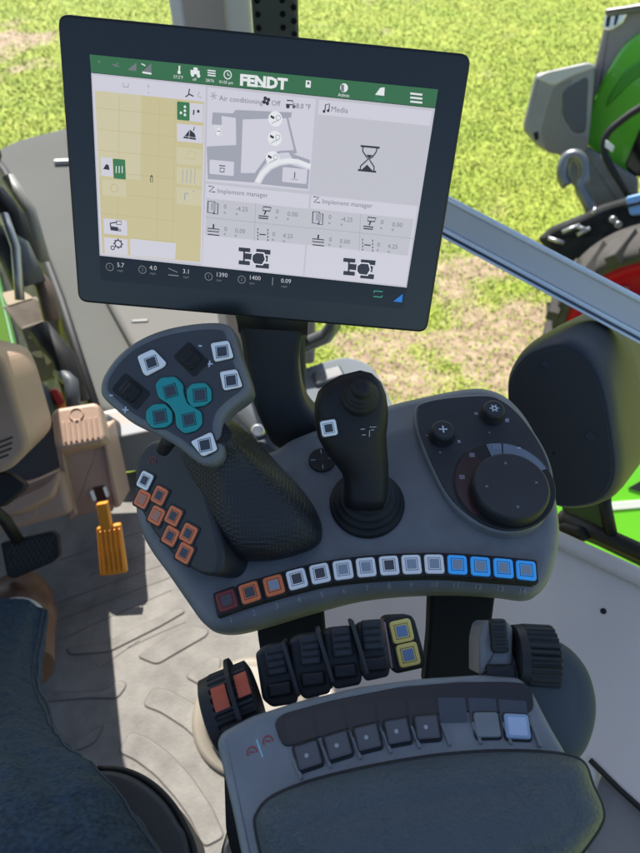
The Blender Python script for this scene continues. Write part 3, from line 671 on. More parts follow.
# black side bracket below armrest, left
BF = frame_n(at(235, 800, 0.62), (-.5, -.3, .8))
slab(BF, [(222, 765), (262, 790), (300, 900), (240, 900), (224, 830)], -.03, 0, .004, BLK, 'side_bracket', cons, .004)
b = MB([mat('brass_tube', (.30, .27, .24), .3, .7)]); b.tube([at(238, 815, .70), at(228, 850, .69), at(222, 900, .68)], .006); build('bracket_tube', b, cons)

# ================================================================== MULTIFUNCTION JOYSTICK
HF = frame_n(at(185, 390, 0.535), (-0.10, -0.52, 0.85))
joy = thing('joystick', podp(240, 520, 0), 'wide dark grey joystick head with teal and white keys on a ribbed palm rest', 'joystick')
pr = [(180, 437), (205, 425), (225, 418), (243, 428), (262, 446), (282, 468), (300, 487), (315, 508), (322, 528), (319, 544), (300, 554), (270, 561), (242, 560), (222, 548), (206, 526), (190, 500), (172, 470), (168, 448)]
b = MB([GRP]); o = [Vector(p) for p in smooth(pr, 5)]; c0 = Vector((240, 500)); rs = []
prof = [(0.0, 1.0, -0.012), (0.0, 1.0, 0.002), (.02, .985, .012), (.06, .95, .021), (.14, .88, .031), (.26, .78, .040), (.4, .66, .048), (.55, .53, .056), (.7, .42, .064), (.82, .33, .072), (.92, .27, .082), (1.0, .24, .094)]
c1 = Vector((212, 428))
for t, s, h in prof:
    cc = c0.lerp(c1, t ** 1.25); rs.append([PF.w(*PF.uv(*(cc + (q - c0) * s), h), h) for q in o])
b.rings([list(reversed(r)) for r in rs], GRP); build('palm_rest', b, joy)
headp = [(99, 386), (103, 373), (116, 355), (135, 340), (160, 329), (188, 323), (214, 321), (228, 324), (234, 333), (239, 352), (246, 372), (250, 388), (246, 397), (234, 406), (224, 416), (221, 428), (223, 444), (222, 456), (214, 464), (203, 465), (191, 458), (176, 446), (155, 434), (132, 423), (113, 408), (101, 396)]
b = MB([PLA]); b.pad(HF, smooth(HF.px(headp), 4), -.028, 0, .006, PLA, seg=5, rb=.006); 
head = build('grip_head', b, joy)
b = MB([DRK]); b.pad(HF, inset((lambda q: q if area(q) > 0 else q[::-1])(smooth(HF.px(headp, .0004), 4)), .0075), -.001, .0007, .0005, FACE, seg=2); build('face_plate', b, joy)
KF = Frame(HF.w(0, 0, .0007), HF.X, HF.Y)
def hkey(poly, ring, inlays, name='key'):
    b = MB([BLK]); P = rounded(KF.px(poly), .0025, 4); P = P if area(P) > 0 else P[::-1]
    b.pad(KF, inset(P, -.0008), -.001, .0004, .0003, BLK, seg=2); b.pad(KF, P, 0, .0026, .001, ring, seg=3)
    k = build(name, b, joy); b = MB([KI])
    for (u, v, w, h, a) in inlays:
        q = KF.uv(u, v, .0027); b.flat(KF, rect(q.x, q.y, w * 1.28, h * 1.28, a), .0027, BLK); b.flat(KF, rect(q.x, q.y, w * 1.14, h * 1.14, a), .00282, ring)
        b.flat(KF, rect(q.x, q.y, w, h, a), .00295, KI)
    build('key_inlay', b, k)
hkey([(138, 357), (154, 349.5), (167, 363), (165, 367), (147, 376.5), (144, 374)], KW, [(151.5, 362.5, .0085, .0085, .35)])
hkey([(211, 344), (229, 341), (234, 358), (215, 362.5)], KW, [(222, 351.5, .0085, .0085, .12)])
hkey([(220, 372.5), (237, 369.5), (243, 387), (224, 391)], KW, [(231, 380.5, .0085, .0085, .12)])
hkey([(191, 442), (212, 432), (218, 450), (203, 457)], KW, [(205, 445, .0085, .0085, .2)])
hkey([(156, 385), (162, 378), (176, 377), (184, 385), (184, 393), (188, 404), (202, 412), (203, 424), (197, 431), (185, 434), (177, 427), (176, 414), (170, 405), (159, 398)], KT, [(170.5, 391, .0088, .0088, .3), (189, 419.5, .0088, .0088, .2)])
hkey([(187, 390), (193, 384), (206, 383), (212, 390), (212, 401), (205, 406), (193, 408), (188, 401)], KT, [(200, 395, .0092, .0092, .1)])
hkey([(147, 411), (154, 404.5), (166, 404), (173, 412), (173, 423), (166, 428), (153, 428.5), (147, 421)], KT, [(160, 416.5, .0092, .0092, .2)])
def roller(u0, v0, u1, v1, w):
    p = KF.uv(u0, v0); q = KF.uv(u1, v1); d = q - p; m_ = (p + q) / 2; ang = math.atan2(d.y, d.x)
    b = MB([BLK]); b.pad(KF, rect(m_.x, m_.y, d.length, w, ang, .003), -.001, .0008, .0006, BLK, seg=2)
    ax = (KF.X * math.cos(ang + math.pi / 2) + KF.Y * math.sin(ang + math.pi / 2)); R = d.length * .42
    cpos = KF.w(m_.x, m_.y, -R + .0055); wf = frame_n(cpos - ax * w * .36, ax, KF.N); N = 64
    rg = lambda z, r: [wf.w(r * (1 - .05 * (k % 4 < 2)) * math.cos(2 * math.pi * k / N), r * (1 - .05 * (k % 4 < 2)) * math.sin(2 * math.pi * k / N), z) for k in range(N)]
    b.rings([rg(0, R * .9), rg(w * .08, R), rg(w * .64, R), rg(w * .72, R * .9)], RUB, sm=False)
    build('scroll_wheel', b, joy)
roller(118, 381, 144, 402, .019); roller(181, 349, 202, 370, .019)
b = MB([INKW])
for (u, v, t) in ((111.5, 394.5, '-'), (125.5, 410.5, '+'), (200.5, 345, '-'), (209.5, 364.5, '+')):
    q = KF.uv(u, v); b.text(KF, q.x, q.y, t, .011, .0003, INKW, -.1, .02)
build('printed_signs', b, joy)
b = MB([BLK]); b.tube([at(163, 450, .56), at(169, 441, .545), at(171, 436, .54)], [.006, .0065, .005]); build('trigger', b, joy)

# ================================================================== BLACK JOYSTICK
j2 = thing('joystick', podp(367, 503, 0), 'slim black joystick with one white key, thumb stick on top and round rubber bellows', 'joystick')
b = MB([RUB]); q = PF.uv(367, 503, .003)
b.lathe(PF, q.x, q.y, [(.0345, -.004), (.035, .004), (.0335, .0065), (.0305, .007), (.0305, .010), (.0290, .0125), (.026, .013), (.0262, .016), (.0245, .018), (.0215, .0185), (.0215, .022), (.0195, .024), (.017, .026)], 48, RUB, ry=1.0)
build('rubber_bellows', b, j2)
def limb(sec, n=32, m=None, sup=2.4, fr=PF):
    C = []; W = []
    for (u, v, h, hw, rt) in sec:
        q = fr.uv(u, v, h); p = fr.w(q.x, q.y, h); C.append(p); W.append((hw * (p - CAM).dot(FW) / F, rt))
    rs = []
    for i, p in enumerate(C):
        T = (C[min(i + 1, len(C) - 1)] - C[max(i - 1, 0)]).normalized(); A = T.cross(p - CAM).normalized(); B = A.cross(T)
        a, rt = W[i]; r = []
        for k in range(n):
            t = 2 * math.pi * k / n; ct, st = math.cos(t), math.sin(t)
            r.append(p + A * (a * abs(ct) ** (2 / sup) * (1 if ct > 0 else -1)) + B * (a * rt * abs(st) ** (2 / sup) * (1 if st > 0 else -1)))
        rs.append(r)
    return rs
sec0 = [(366, 503, .012, 22, 1), (366, 492, .02, 22, 1), (366, 480, .029, 22.5, .95), (365, 468, .038, 23.5, .9), (361, 455, .048, 27, .82), (356, 443, .057, 31.5, .75), (352.5, 430, .066, 35.5, .68), (351, 417, .075, 37, .62), (351, 404, .084, 36.5, .56), (352, 393, .091, 34, .50), (352, 384, .096, 29, .45), (351, 377, .1, 21, .4), (350, 373, .102, 11, .35)]
b = MB([RUB]); rs = limb(sec0, 40); b.rings([list(reversed(r)) for r in rs], mat('grip_matte', (.008, .008, .009), .5, spec=.4, bump=.25, bscale=1500, bdist=.0003)); grip = build('grip', b, j2); GT = bvh(b)
def gloc(u, v, x=(1, 0, 0)):
    p, n = hit(GT, u, v); return frame_n(p, n, x)
fr = gloc(360, 396); fr = frame_n(fr.o, (fr.N + Vector((0, .15, .5))).normalized())
b = MB([RUB]); b.lathe(fr, 0, 0, [(.0165, -.008), (.0165, .001), (.015, .0028), (.0142, .003), (.0142, .005), (.0125, .0065), (.0118, .0067), (.0118, .009), (.0095, .0105), (.0085, .011), (.0085, .015), (.0072, .018), (.004, .019)], 36, RUB); build('thumb_stick', b, j2)
p, n = hit(GT, 329, 428); vdir = (CAM - p).normalized(); fr = frame_n(p + vdir * .0015, (n * .45 + vdir * .8).normalized(), RT + UP * .18)
key(fr, .0150, .0150, KW, KI, j2, hh=.0016)
b = MB([DRK]); fr = gloc(368, 431)
for (x, y, w_, h_) in ((-.005, .002, .004, .0008), (.004, .0035, .006, .0008), (-.004, -.003, .0035, .0008), (.001, -.002, .0008, .006), (.0035, .001, .003, .0008)): b.flat(fr, rect(x, y, w_, h_), .0012, INKG)
build('printed_symbol', b, j2)
# ================================================================== CAB SHELL
FL = Frame((0, 0, 0), (1, 0, 0), (0, 1, 0))
def fpx(L, h=0): return FL.px(L, h)
b = MB([FLO]); fp = fpx([(0, 492), (130, 472), (300, 442), (425, 442)]); fp = [Vector((-1.7, 1.25))] + [Vector((-1.2, 1.12))] + fp + [Vector((.25, .6)), Vector((.3, -.8)), Vector((-1.7, -.8))]
b.pad(FL, fp, -.06, 0, 0); build('cab_floor', b, None, kind='structure')
GRV = mat('mat_groove_dirt', (.12, .105, .09), .85)
b = MB([FLO])
for P in ([(137, 657), (157, 665), (207, 636), (209, 630), (190, 626), (176, 632)], [(185, 677), (203, 687), (218, 682), (221, 659), (214, 657), (196, 666)],
          [(143, 706), (152, 688), (168, 690), (190, 702), (215, 720), (238, 745), (262, 785), (250, 800), (230, 774), (210, 752), (185, 728), (160, 712)],
          [(118, 752), (131, 732), (148, 738), (170, 754), (192, 778), (212, 808), (225, 837), (204, 848), (190, 818), (175, 797), (155, 775), (135, 760)],
          [(40, 692), (104, 692), (118, 680), (128, 684), (118, 699), (90, 698), (45, 702)], [(40, 745), (80, 738), (98, 728), (104, 724), (96, 742), (85, 748), (50, 757)],
          [(66, 648), (104, 644), (160, 617), (180, 608), (186, 612), (160, 627), (110, 652), (70, 655)]):
    Q = fpx(P); Q = Q if area(Q) > 0 else Q[::-1]; Q = rounded(Q, .012, 4)
    b.pad(FL, Q, -.001, .003, .0022, FLO, seg=3); b.band(FL, inset(Q, -.0008), .0014, .0006, GRV, True)
for (p, q_) in (((60, 640), (172, 590)), ((60, 620), (185, 572)), ((60, 602), (200, 552)), ((90, 575), (190, 538)), ((60, 560), (190, 516)), ((128, 648), (186, 622)), ((100, 668), (140, 640))):
    P0 = fpx([p, q_]); b.band(FL, [P0[0], (P0[0] + P0[1]) / 2 + Vector((.004, .004)), P0[1]], .0022, .0005, GRV)
build('floor_mat_ribs', b, None, kind='structure')
# light pedestal foot under the armrest
fr = frame_n(on_z(250, 715, 0), (0, 0, 1)); CRM = mat('cream_plastic', (.24, .215, .175), .45, var=.05)
b = MB([CRM]); b.lathe(fr, 0, 0, [(.120, 0), (.118, .008), (.110, .012), (.095, .014), (.09, .03), (.085, .05), (.08, .055)], 56, CRM)
build('seat_pedestal', b, None, 'cream round seat pedestal standing on the floor mat under the armrest', 'pedestal')
# side wall panel
WFm = frame_n(at(600, 650, .95), (-.60, -.25, .75), (0, 1, 0))
pan = thing('side_panel', WFm.w(0, 0), 'pale grey interior wall panel right of and below the armrest', 'wall panel')
b = MB([WAL]); b.pad(WFm, WFm.px([(322, 560), (460, 500), (562, 541), (700, 606), (900, 1000), (660, 826), (598, 770), (560, 900), (330, 900), (318, 700)]), -.03, 0, .004, WAL); build('upper_panel', b, pan)
b = MB([WAL]); q = [WFm.w(*WFm.uv(u, v, .006), .006) for u, v in ((440, 493), (500, 512), (562, 541), (640, 577), (720, 614), (800, 650))]; b.tube(q, .012, 14); build('sill_rail', b, pan)
b = MB([RUB]); q = [WFm.w(*WFm.uv(u, v, .003), .003) for u, v in ((590, 760), (620, 790), (660, 826), (760, 915))]; b.tube(q, .0035, 10); build('rubber_seal', b, pan)
LWm = Frame(WFm.w(0, 0, -.025), WFm.X, WFm.Y)
b = MB([mat('panel_warm_grey', (.30, .275, .26), .45, bump=.1, bscale=500)]); b.pad(LWm, LWm.px([(590, 760), (660, 826), (800, 960), (560, 1100), (480, 900)]), -.03, 0, .012); build('lower_panel', b, pan)
b = MB([RUB]); q = WFm.uv(603, 611, .001); b.pad(WFm, circle(q.x, q.y, .004, 16), -.001, .0015, .0008); build('panel_screw', b, pan)
# window frame at the sill with pane
WIF = frame_n(at(620, 530, 1.10), (-.75, -.45, .45), (0, 1, 0))
win_t = thing('window_frame', WIF.w(0, 0), 'dark green and black rubber side window frame along the pale sill', 'window frame')
GFR = mat('dark_green_metal', (.015, .055, .02), .35)
b = MB([RUB]); b.tube([WIF.w(*WIF.uv(u, v)) for u, v in ((560, 516), (600, 534), (640, 552), (720, 590))], .016, 12, RUB, sq=.7); build('lower_frame', b, win_t)
b = MB([GFR]); b.tube([WIF.w(*WIF.uv(u, v, -.02), -.02) for u, v in ((560, 524), (600, 540), (640, 559), (720, 598))], .012, 12, GFR, sq=.7); build('green_edge', b, win_t)
b = MB([RUB]); b.tube([WIF.w(*WIF.uv(u, v)) for u, v in ((604, 480), (605, 505), (611, 535))], .010, 12); build('side_frame', b, win_t)
b = MB([RUB]); b.pad(WIF, rounded(WIF.px([(560, 498), (602, 498), (606, 540), (562, 534)]), .01), -.03, 0, .006, GFR); b.pad(WIF, rounded(WIF.px([(566, 520), (590, 526), (594, 541), (566, 532)]), .01), 0, .03, .008, RUB); build('hinge_block', b, win_t)
# aluminium rail
r0 = at(438, 213, .98); r1 = at(660, 331, .98)
AL = frame_n((r0 + r1) / 2, (CAM - (r0 + r1) / 2), r1 - r0)
rail = thing('window_rail', AL.o, 'silver aluminium rail crossing in front of the lawn right of the screen', 'rail')
Lr = (r1 - r0).length * 1.25; hw = .0275
def bar(y0, y1, z0, z1, m, name, r=.002):
    b = MB([m]); b.pad(AL, [Vector((-Lr / 2 - .25, y0)), Vector((Lr / 2 + .45, y0)), Vector((Lr / 2 + .45, y1)), Vector((-Lr / 2 - .25, y1))], z0, z1, r, m, seg=3); return build(name, b, rail)
bar(hw * .72, hw, -.02, .006, MET, 'top_lip', .004); bar(-hw * .50, hw * .72, -.02, -.002, mat('grey_anodised', (.62, .61, .60), .4, .1), 'web'); bar(-hw * .72, -hw * .50, -.02, .004, MET, 'middle_lip', .003); bar(-hw * .86, -hw * .72, -.02, -.001, mat('rail_slot', (.10, .12, .15), .4, .5), 'slot', .001); bar(-hw, -hw * .86, -.02, .005, MET, 'bottom_lip', .003)
# black speaker-like housing
a0 = at(562, 425, .86); SPF = frame_n(a0, (-.62, -.30, .40), (.3, .5, .8)); SPF = frame_n(a0, (-.35, -.62, .52))
spk = thing('speaker_housing', SPF.w(0, 0, -.1), 'big rounded black housing with flat brown-black end face beside the dial', 'housing')
face = [(509, 392), (513, 374), (525, 358), (545, 349), (566, 347), (584, 357), (597, 376), (605, 402), (611, 438), (614, 468), (609, 488), (596, 499), (575, 504), (554, 502), (534, 488), (522, 455), (512, 420)]
P = smooth(SPF.px(face), 5); P = P if area(P) > 0 else P[::-1]
sh = mat('housing_plastic', (.024, .030, .040), .5, spec=.3, bump=.2, bscale=900, bdist=.0003)
b = MB([sh]); rs = []; c = sum(P, Vector((0, 0))) / len(P)
dirx = SPF.uv(700, 400) - SPF.uv(562, 425)
for (z, s, off, ins) in ((-.30, 1.22, .80, 0), (-.16, 1.20, .42, 0), (-.06, 1.16, .155, 0), (-.03, 1.13, .085, 0), (-.012, 1.09, .04, 0), (-.003, 1.035, .008, 0), (0, 1.0, 0, 0)):
    rs.append([SPF.w(*(c + (q - c) * s + dirx * off * .55 + (SPF.uv(562, 405) - SPF.uv(562, 425)) * off * 1.2), z) for q in P])
b.rings(rs, sh, True, True); build('shell', b, spk)
b = MB([mat('brown_black', (.016, .014, .013), .5, bump=.2, bscale=1200, bdist=.0003)]); b.pad(SPF, inset(P, .002), -.004, .0015, .001); build('end_face', b, spk)
for (u, v, r) in ((545, 364, .0055), (590, 436, .006), (554, 453, .002)): b = MB([GLO]); q = SPF.uv(u, v); b.pad(SPF, circle(q.x, q.y, r, 20), .001, .0024, .0006); build('screw', b, spk)
# unseen cab roof and added dash slab, outlines set to shade the cab
AZ = Vector((-.30, .954)).normalized(); PX_ = Vector((AZ.y, -AZ.x)); EL = math.radians(52)
def slabw(pts, z0, z1, r, m, name, parent=None, **k):
    b = MB([m]); b.pad(FL, [Vector(p) for p in pts], z0, z1, r, m); return build(name, b, parent, **k)
e = 1.55
rf = [AZ * e + PX_ * 1.5, AZ * e - PX_ * 1.6, AZ * .62 - PX_ * 1.6, AZ * .62 + PX_ * 1.5]  # rear edge cut back to let sky light onto the console
slabw(rf, 1.9, 2.02, .04, BLK, 'cab_roof', label='dark cab roof overhead shading the armrest and screen', cat='roof')
# shade slab added outside the left edge, and the steering column cover
dsh = [(-.95, 1.9), (-.70, 1.35), (-.685, 1.27), (-.60, .95), (-.50, .76), (-.44, .42), (-1.5, .42), (-1.7, 1.2), (-1.6, 1.9)]
slabw(dsh, .74, .84, .03, BLK, 'dashboard', label='dark dashboard left of the pedals', cat='dashboard')  # out of view, outline shaped so its shadow covers floor and leg
slabw([(-1.75, -.85), (.75, -.85), (.75, -.95), (-1.75, -.95)], 0, .85, .01, DRK, 'unseen_rear_wall', label='dark lower rear wall of the cab behind the seat', cat='cab wall')  # out of view, added to lower the ambient light in the cab
slabw([(-1.7, -.8), (-1.78, -.8), (-1.78, 1.2), (-1.7, 1.2)], 0, .65, .01, DRK, 'unseen_door_panel', label='dark lower door panel on the far left of the cab', cat='door')  # out of view, encloses the cab so the floor shade stays dark
CO = frame_n(at(12, 420, 1.18), (.25, -.75, .6)); col_t = thing('steering_column', CO.w(0, 0), 'beige steering column cover with slotted vent at the left edge', 'steering column')
b = MB([BEI]); b.pad(CO, rounded(CO.px([(-90, 330), (-2, 352), (8, 372), (28, 440), (27, 452), (12, 470), (-90, 500)]), .02, 5), -.25, 0, .012, seg=4); build('cover', b, col_t)
b = MB([GLO])
for i in range(4):
    q = CO.uv(3 - i * 0.5, 441 + i * 5.5, .001); d = CO.uv(12, 437 + i * 5.5) - CO.uv(-6, 444 + i * 5.5); b.flat(CO, rect(q.x, q.y, d.length * (1.1 if i < 3 else .8), .0035, math.atan2(d.y, d.x)), .001 + i * .0001, mat('vent_slot', (.06, .04, .03), .6))
build('vent', b, col_t)
BM = frame_n(at(30, 500, 1.52), (.1, -.75, .65)); beam = thing('bulkhead_beam', BM.w(0, 0), 'beige moulded cross beam behind the brake pedal', 'beam')
b = MB([BEI]); b.pad(BM, rounded(BM.px([(-80, 505), (20, 488), (50, 474), (62, 470), (72, 514), (0, 534), (-80, 552)]), .02), -.12, 0, .015, seg=4); build('beam_body', b, beam)
b = MB([mat('beige_dark', (.25, .17, .13), .5)]); q = BM.uv(28.5, 511); b.pad(BM, circle(q.x, q.y, .020, 24), -.001, .003, .002, BEI, None); build('cap', b, beam)
b = MB([BEI]); BM2 = frame_n(at(30, 488, 1.50), (.05, -.45, .9)); b.pad(BM2, rounded(BM2.px([(-80, 512), (10, 498), (45, 482), (58, 468), (60, 476), (52, 496), (20, 512), (-80, 534)]), .01), -.03, 0, .008); build('beam_lip', b, beam)
DG = mat('slate_plastic', (.06, .068, .08), .5, bump=.2, bscale=600, var=.08)
DK = frame_n(at(50, 460, 1.60), (0, -.5, .86)); slab(DK, [(-60, 500), (-60, 450), (30, 428), (52, 418), (110, 412), (112, 440), (60, 480), (20, 497)], -.08, 0, .01, DG, 'front_shelf', None, .02)
tag(bpy.data.objects['front_shelf'], 'slate grey shelf in front of the cab floor behind the beige pedal box', 'shelf')
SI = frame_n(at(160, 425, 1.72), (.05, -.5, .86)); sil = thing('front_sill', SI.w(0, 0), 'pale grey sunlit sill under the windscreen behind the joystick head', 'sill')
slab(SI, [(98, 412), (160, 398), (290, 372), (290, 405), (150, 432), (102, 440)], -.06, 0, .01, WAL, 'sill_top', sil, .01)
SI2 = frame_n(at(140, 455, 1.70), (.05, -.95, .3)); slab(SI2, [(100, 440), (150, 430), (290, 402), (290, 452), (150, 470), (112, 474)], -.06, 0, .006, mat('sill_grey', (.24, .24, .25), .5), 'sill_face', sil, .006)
# beige pedal box with orange pedal
PB = frame_n(at(88, 470, 1.50), (.12, -.80, .58)); ped = thing('pedal_box', PB.w(0, 0, -.05), 'beige ribbed pedal box with a bright orange pedal hanging from it', 'pedal box')
slab(PB, [(55, 436), (104, 430), (121, 507), (70, 520)], -.12, -.012, .006, BEI, 'box_body', ped, .006)
slab(PB, [(55, 440), (61, 439), (77, 514), (70, 520)], -.02, .004, .004, BEI, 'side_flange', ped, .003); slab(PB, [(101, 432), (105, 432), (121, 506), (115, 508)], -.02, .004, .004, BEI, 'side_flange', ped, .003)
PT2 = frame_n(at(78, 428, 1.465), (.1, -.45, .89)); slab(PT2, [(51, 413), (56, 408), (94, 402), (99, 405), (105, 436), (103, 442), (58, 450), (54, 445)], -.06, 0, .010, BEI, 'box_lid', ped, .01, seg=5)
b = MB([BEI])
for i in range(7):
    p = PT2.uv(63.5 + i * 5.4, 422 - i * .8); q = PT2.uv(66 + i * 5.4, 443 - i * .8); d = q - p; m_ = (p + q) / 2; b.pad(PT2, rect(m_.x, m_.y, d.length, .0055, math.atan2(d.y, d.x), .002), -.001, .0035, .002, BEI, seg=2)
q = PT2.uv(76.5, 414.5); b.lathe(PT2, q.x, q.y, [(.016, -.001), (.016, .002), (.0135, .003), (.012, .001)], 28, BEI); build('lid_ribs', b, ped)
b = MB([mat('pedal_slot', (.06, .02, .008), .7)]); b.pad(PB, PB.px([(92, 489), (103, 487), (106, 501), (96, 503)]), -.011, -.0095, 0); build('slot', b, ped)
b = MB([KW]); 
for (u, v) in ((93, 496), (106, 492)): q = PB.uv(u, v, -.004); b.pad(PB, rect(q.x, q.y, .007, .024, .25, .002), -.012, -.002, .002)
build('hinge_clip', b, ped)
OP = frame_n(at(111, 550, 1.50), (.05, -.80, .60)); b = MB([BEO]); b.pad(OP, rounded(OP.px([(96, 504), (107, 502), (112, 530), (101, 532)]), .004), -.012, .002, .003, seg=3); b.pad(OP, rounded(OP.px([(96, 528), (120, 524), (127, 573), (100, 577)]), .006), -.012, 0, .004, seg=3)
for i in range(5):
    p = OP.uv(100.5 + i * 4.7, 531 - i * .7); q = OP.uv(104.5 + i * 4.7, 573 - i * .7); d = q - p; m_ = (p + q) / 2; b.pad(OP, rect(m_.x, m_.y, d.length, .0042, math.atan2(d.y, d.x), .0015), -.001, .0035, .002, BEO, seg=2)
build('orange_pedal', b, ped)
BP = frame_n(at(30, 555, 1.40), (.05, -.72, .68)); bk = thing('brake_pedal', BP.w(0, 0), 'black brake pedal with crosshatched rubber pad above the boot', 'pedal')
slab(BP, [(0, 543), (52, 531), (58, 536), (60, 556), (52, 563), (14, 579), (7, 577)], -.012, 0, .003, RUB, 'pedal_pad', bk, .006)
b = MB([mat('pedal_tread', (.035, .033, .03), .6)])
for i in range(15):
    for (a, c) in (((-4 + i * 5, 547 - i * 1.0), (10 + i * 5, 572 - i * 1.2)), ((10 + i * 5, 543 - i * 1.0), (-6 + i * 5, 571 - i * 1.1))):
        m0 = Vector(a); m1 = Vector(c); cl = [m0.lerp(m1, t) for t in (0, .5, 1)]
        cl = [q for q in cl if 6 < q.x < 56]
        if len(cl) > 1: b.band(BP, BP.px([(q.x, q.y) for q in cl]), .0025, .001)
build('tread', b, bk)
b = MB([BLK]); b.tube([at(18, 540, 1.40), at(5, 520, 1.36), at(-30, 490, 1.3)], .012); build('pedal_arm', b, bk)
CP = frame_n(at(8, 488, 1.25), (.2, -.6, .75)); slab(CP, [(-30, 470), (10, 473), (25, 484), (24, 489), (2, 507), (-30, 512)], -.03, 0, .004, RUB, 'foot_pedal', None, .006)
tag(bpy.data.objects['foot_pedal'], 'small black pedal at the left edge under the beige column cover', 'pedal')
# post at the top, behind the screen
def post(name, u0, u1, d, m, label, v=8, depth=.06):
    p0 = at(u0, v, d); p1 = at(u1, v, d * 1.0); w_ = p1 - p0; w_.z = 0; a = (p0 + p1) / 2; ang = math.atan2(w_.y, w_.x)
    t = thing(name, (a.x, a.y, 0), label, 'post'); L = w_.length
    fr = Frame((a.x, a.y, 0), (math.cos(ang), math.sin(ang), 0), (-math.sin(ang), math.cos(ang), 0))
    b = MB([m]); b.pad(fr, rect(0, 0, L, depth, 0, .008), .12, 1.9, .002, m); build('post_body', b, t); return t, fr, L
t, fr, L = post('cab_pillar', 171, 251, 1.35, mat('pillar_grey', (.72, .68, .70), .5), 'light grey cab pillar rising behind the top left of the screen')
b = MB([mat('pillar_brown', (.40, .33, .33), .55)]); b.pad(fr, rect(-.012, -.034, L * .5, .01, 0, .003), .2, 1.88, .002); build('pillar_trim', b, t)
t, fr, L = post('perforated_post', 252, 298, 1.22, mat('post_slate', (.035, .042, .045), .5), 'dark slate mounting post with rows of holes behind the top of the screen', depth=.04)
b = MB([GLO]); F2 = Frame(fr.o - fr.Y * .0205, fr.X, Vector((0, 0, 1)))
for x in (-.028, .012, .030):
    for k in range(8): hb = MB([GLO]); hb.pad(F2, circle(x, 0.98 + k * .019 + (.009 if x > .02 else 0), .0045, 12), -.001, .0012, 0); build('mounting_hole', hb, t)

# ================================================================== PERSON AND SEAT
SE = frame_n(on_z(140, 815, .46), (0, -.05, 1)); st = thing('driver_seat', SE.w(0, 0, -.1), 'dark seat cushion corner with piped edge beside the jeans leg', 'seat')
sp = [(20, 800), (60, 775), (100, 769), (125, 771), (148, 782), (168, 800), (182, 822), (194, 853), (205, 1000), (0, 1000)]
dome(SE, sp, mat('seat_cover', (.030, .034, .038), .55, bump=.5, bscale=900), .02, .012, name='cushion', parent=st, z0=-.10)
b = MB([mat('seat_back_cloth', (.035, .038, .042), .7)]); b.pad(FL, rect(-.28, -.55, .52, .14, 0, .05), .42, 1.12, .04); build('unseen_backrest', b, st)  # behind the camera, added as something dark for the bezel to mirror
b = MB([RUB]); b.tube([SE.w(*SE.uv(u, v, .012), .012) for u, v in smooth([Vector(q) for q in [(70, 771), (97, 769), (125, 771), (150, 783), (170, 802), (184, 825), (196, 860), (205, 950)]], 4)[4:28]], .004, 10); build('piping', b, st)
JE = mat('denim', (.032, .054, .086), .92, bump=.9, bscale=28, kind='noise', var=.28, vscale=240, bdist=.016, spec=.2)
per = thing('person', on_z(20, 640, 0), 'seated driver in blue jeans and brown leather boot, only one leg in view', 'person')
def leg(sec, n=48, wr=0.0, seed=0):
    rs = []; C = [at(u, v, d) for (u, v, d, r) in sec]; up = None
    for i, p in enumerate(C):
        T = (C[min(i + 1, len(C) - 1)] - C[max(i - 1, 0)]).normalized()
        A = T.cross(Vector((0, .3, 1))).normalized(); B = A.cross(T); r = sec[i][3]; ring = []
        for k in range(n):
            t = 2 * math.pi * k / n; q = r
            if wr: q *= 1 + wr * noise.noise(Vector((math.cos(t) * 1.6, math.sin(t) * 1.6, p.z * 9 + p.y * 9 + seed))) + wr * .5 * noise.noise(Vector((math.cos(t) * 4, math.sin(t) * 4, p.z * 24 + p.y * 14 + seed)))
            if wr: q *= 1 + .030 * noise.noise(Vector((math.cos(t) * 2.5 + i * .13, math.sin(t) * 2.5, i * .38))) + .012 * noise.noise(Vector((math.cos(t) * 9, math.sin(t) * 9, i * .9)))
            ring.append(p + (A * math.cos(t) + B * math.sin(t)) * q)
        rs.append(ring)
    return rs
def interp(S, n):
    out = []; P = [np.array(s, float) for s in S]
    for i in range(len(P) - 1):
        p0 = P[max(i - 1, 0)]; p1 = P[i]; p2 = P[i + 1]; p3 = P[min(i + 2, len(P) - 1)]
        for k in range(n):
            t = k / n; out.append(tuple(0.5 * ((2 * p1) + (p2 - p0) * t + (2 * p0 - 5 * p1 + 4 * p2 - p3) * t * t + (3 * p1 - p0 - 3 * p2 + p3) * t ** 3)))
    out.append(tuple(P[-1])); return out
path = [(13, 626, 1.40, .064), (4, 662, 1.30, .066), (-6, 705, 1.16, .068), (-14, 760, .98, .082), (-14, 830, .80, .092), (10, 920, .66, .098), (60, 1060, .58, .10)]
b = MB([mat('skin', (.45, .26, .18), .5)]); b.rings([list(reversed(r)) for r in leg([(a, c, d, r * .8) for a, c, d, r in interp([(16, 625, 1.46, .045)] + path, 4)], 24)], None); build('body', b, per)
JR = leg(interp(path, 16), 96, .15); b = MB([JE]); b.rings([list(reversed(r)) for r in JR], JE, cap0=False); jeans = build('jeans', b, per)
def prx(p): q = p - CAM; return CU + F * q.dot(RT) / q.dot(FW)
kk = max(range(96), key=lambda k: sum(prx(r[k]) for r in JR[8:60]))
SEAM = mat('denim_seam', (.035, .052, .078), .9); cst = JR
for dk in (-4, -6):
    cc_ = [sum(r, Vector()) / len(r) for r in JR]; b = MB([SEAM]); k2 = (kk + dk) % 96
    if (JR[30][k2] - CAM).length > (JR[30][(kk - dk) % 96] - CAM).length: k2 = (kk - dk) % 96
    b.tube([r[k2] + (r[k2] - c_).normalized() * .0008 for r, c_ in zip(JR, cc_)], .0024 if dk == -4 else .0012, 6); build('seam', b, jeans)
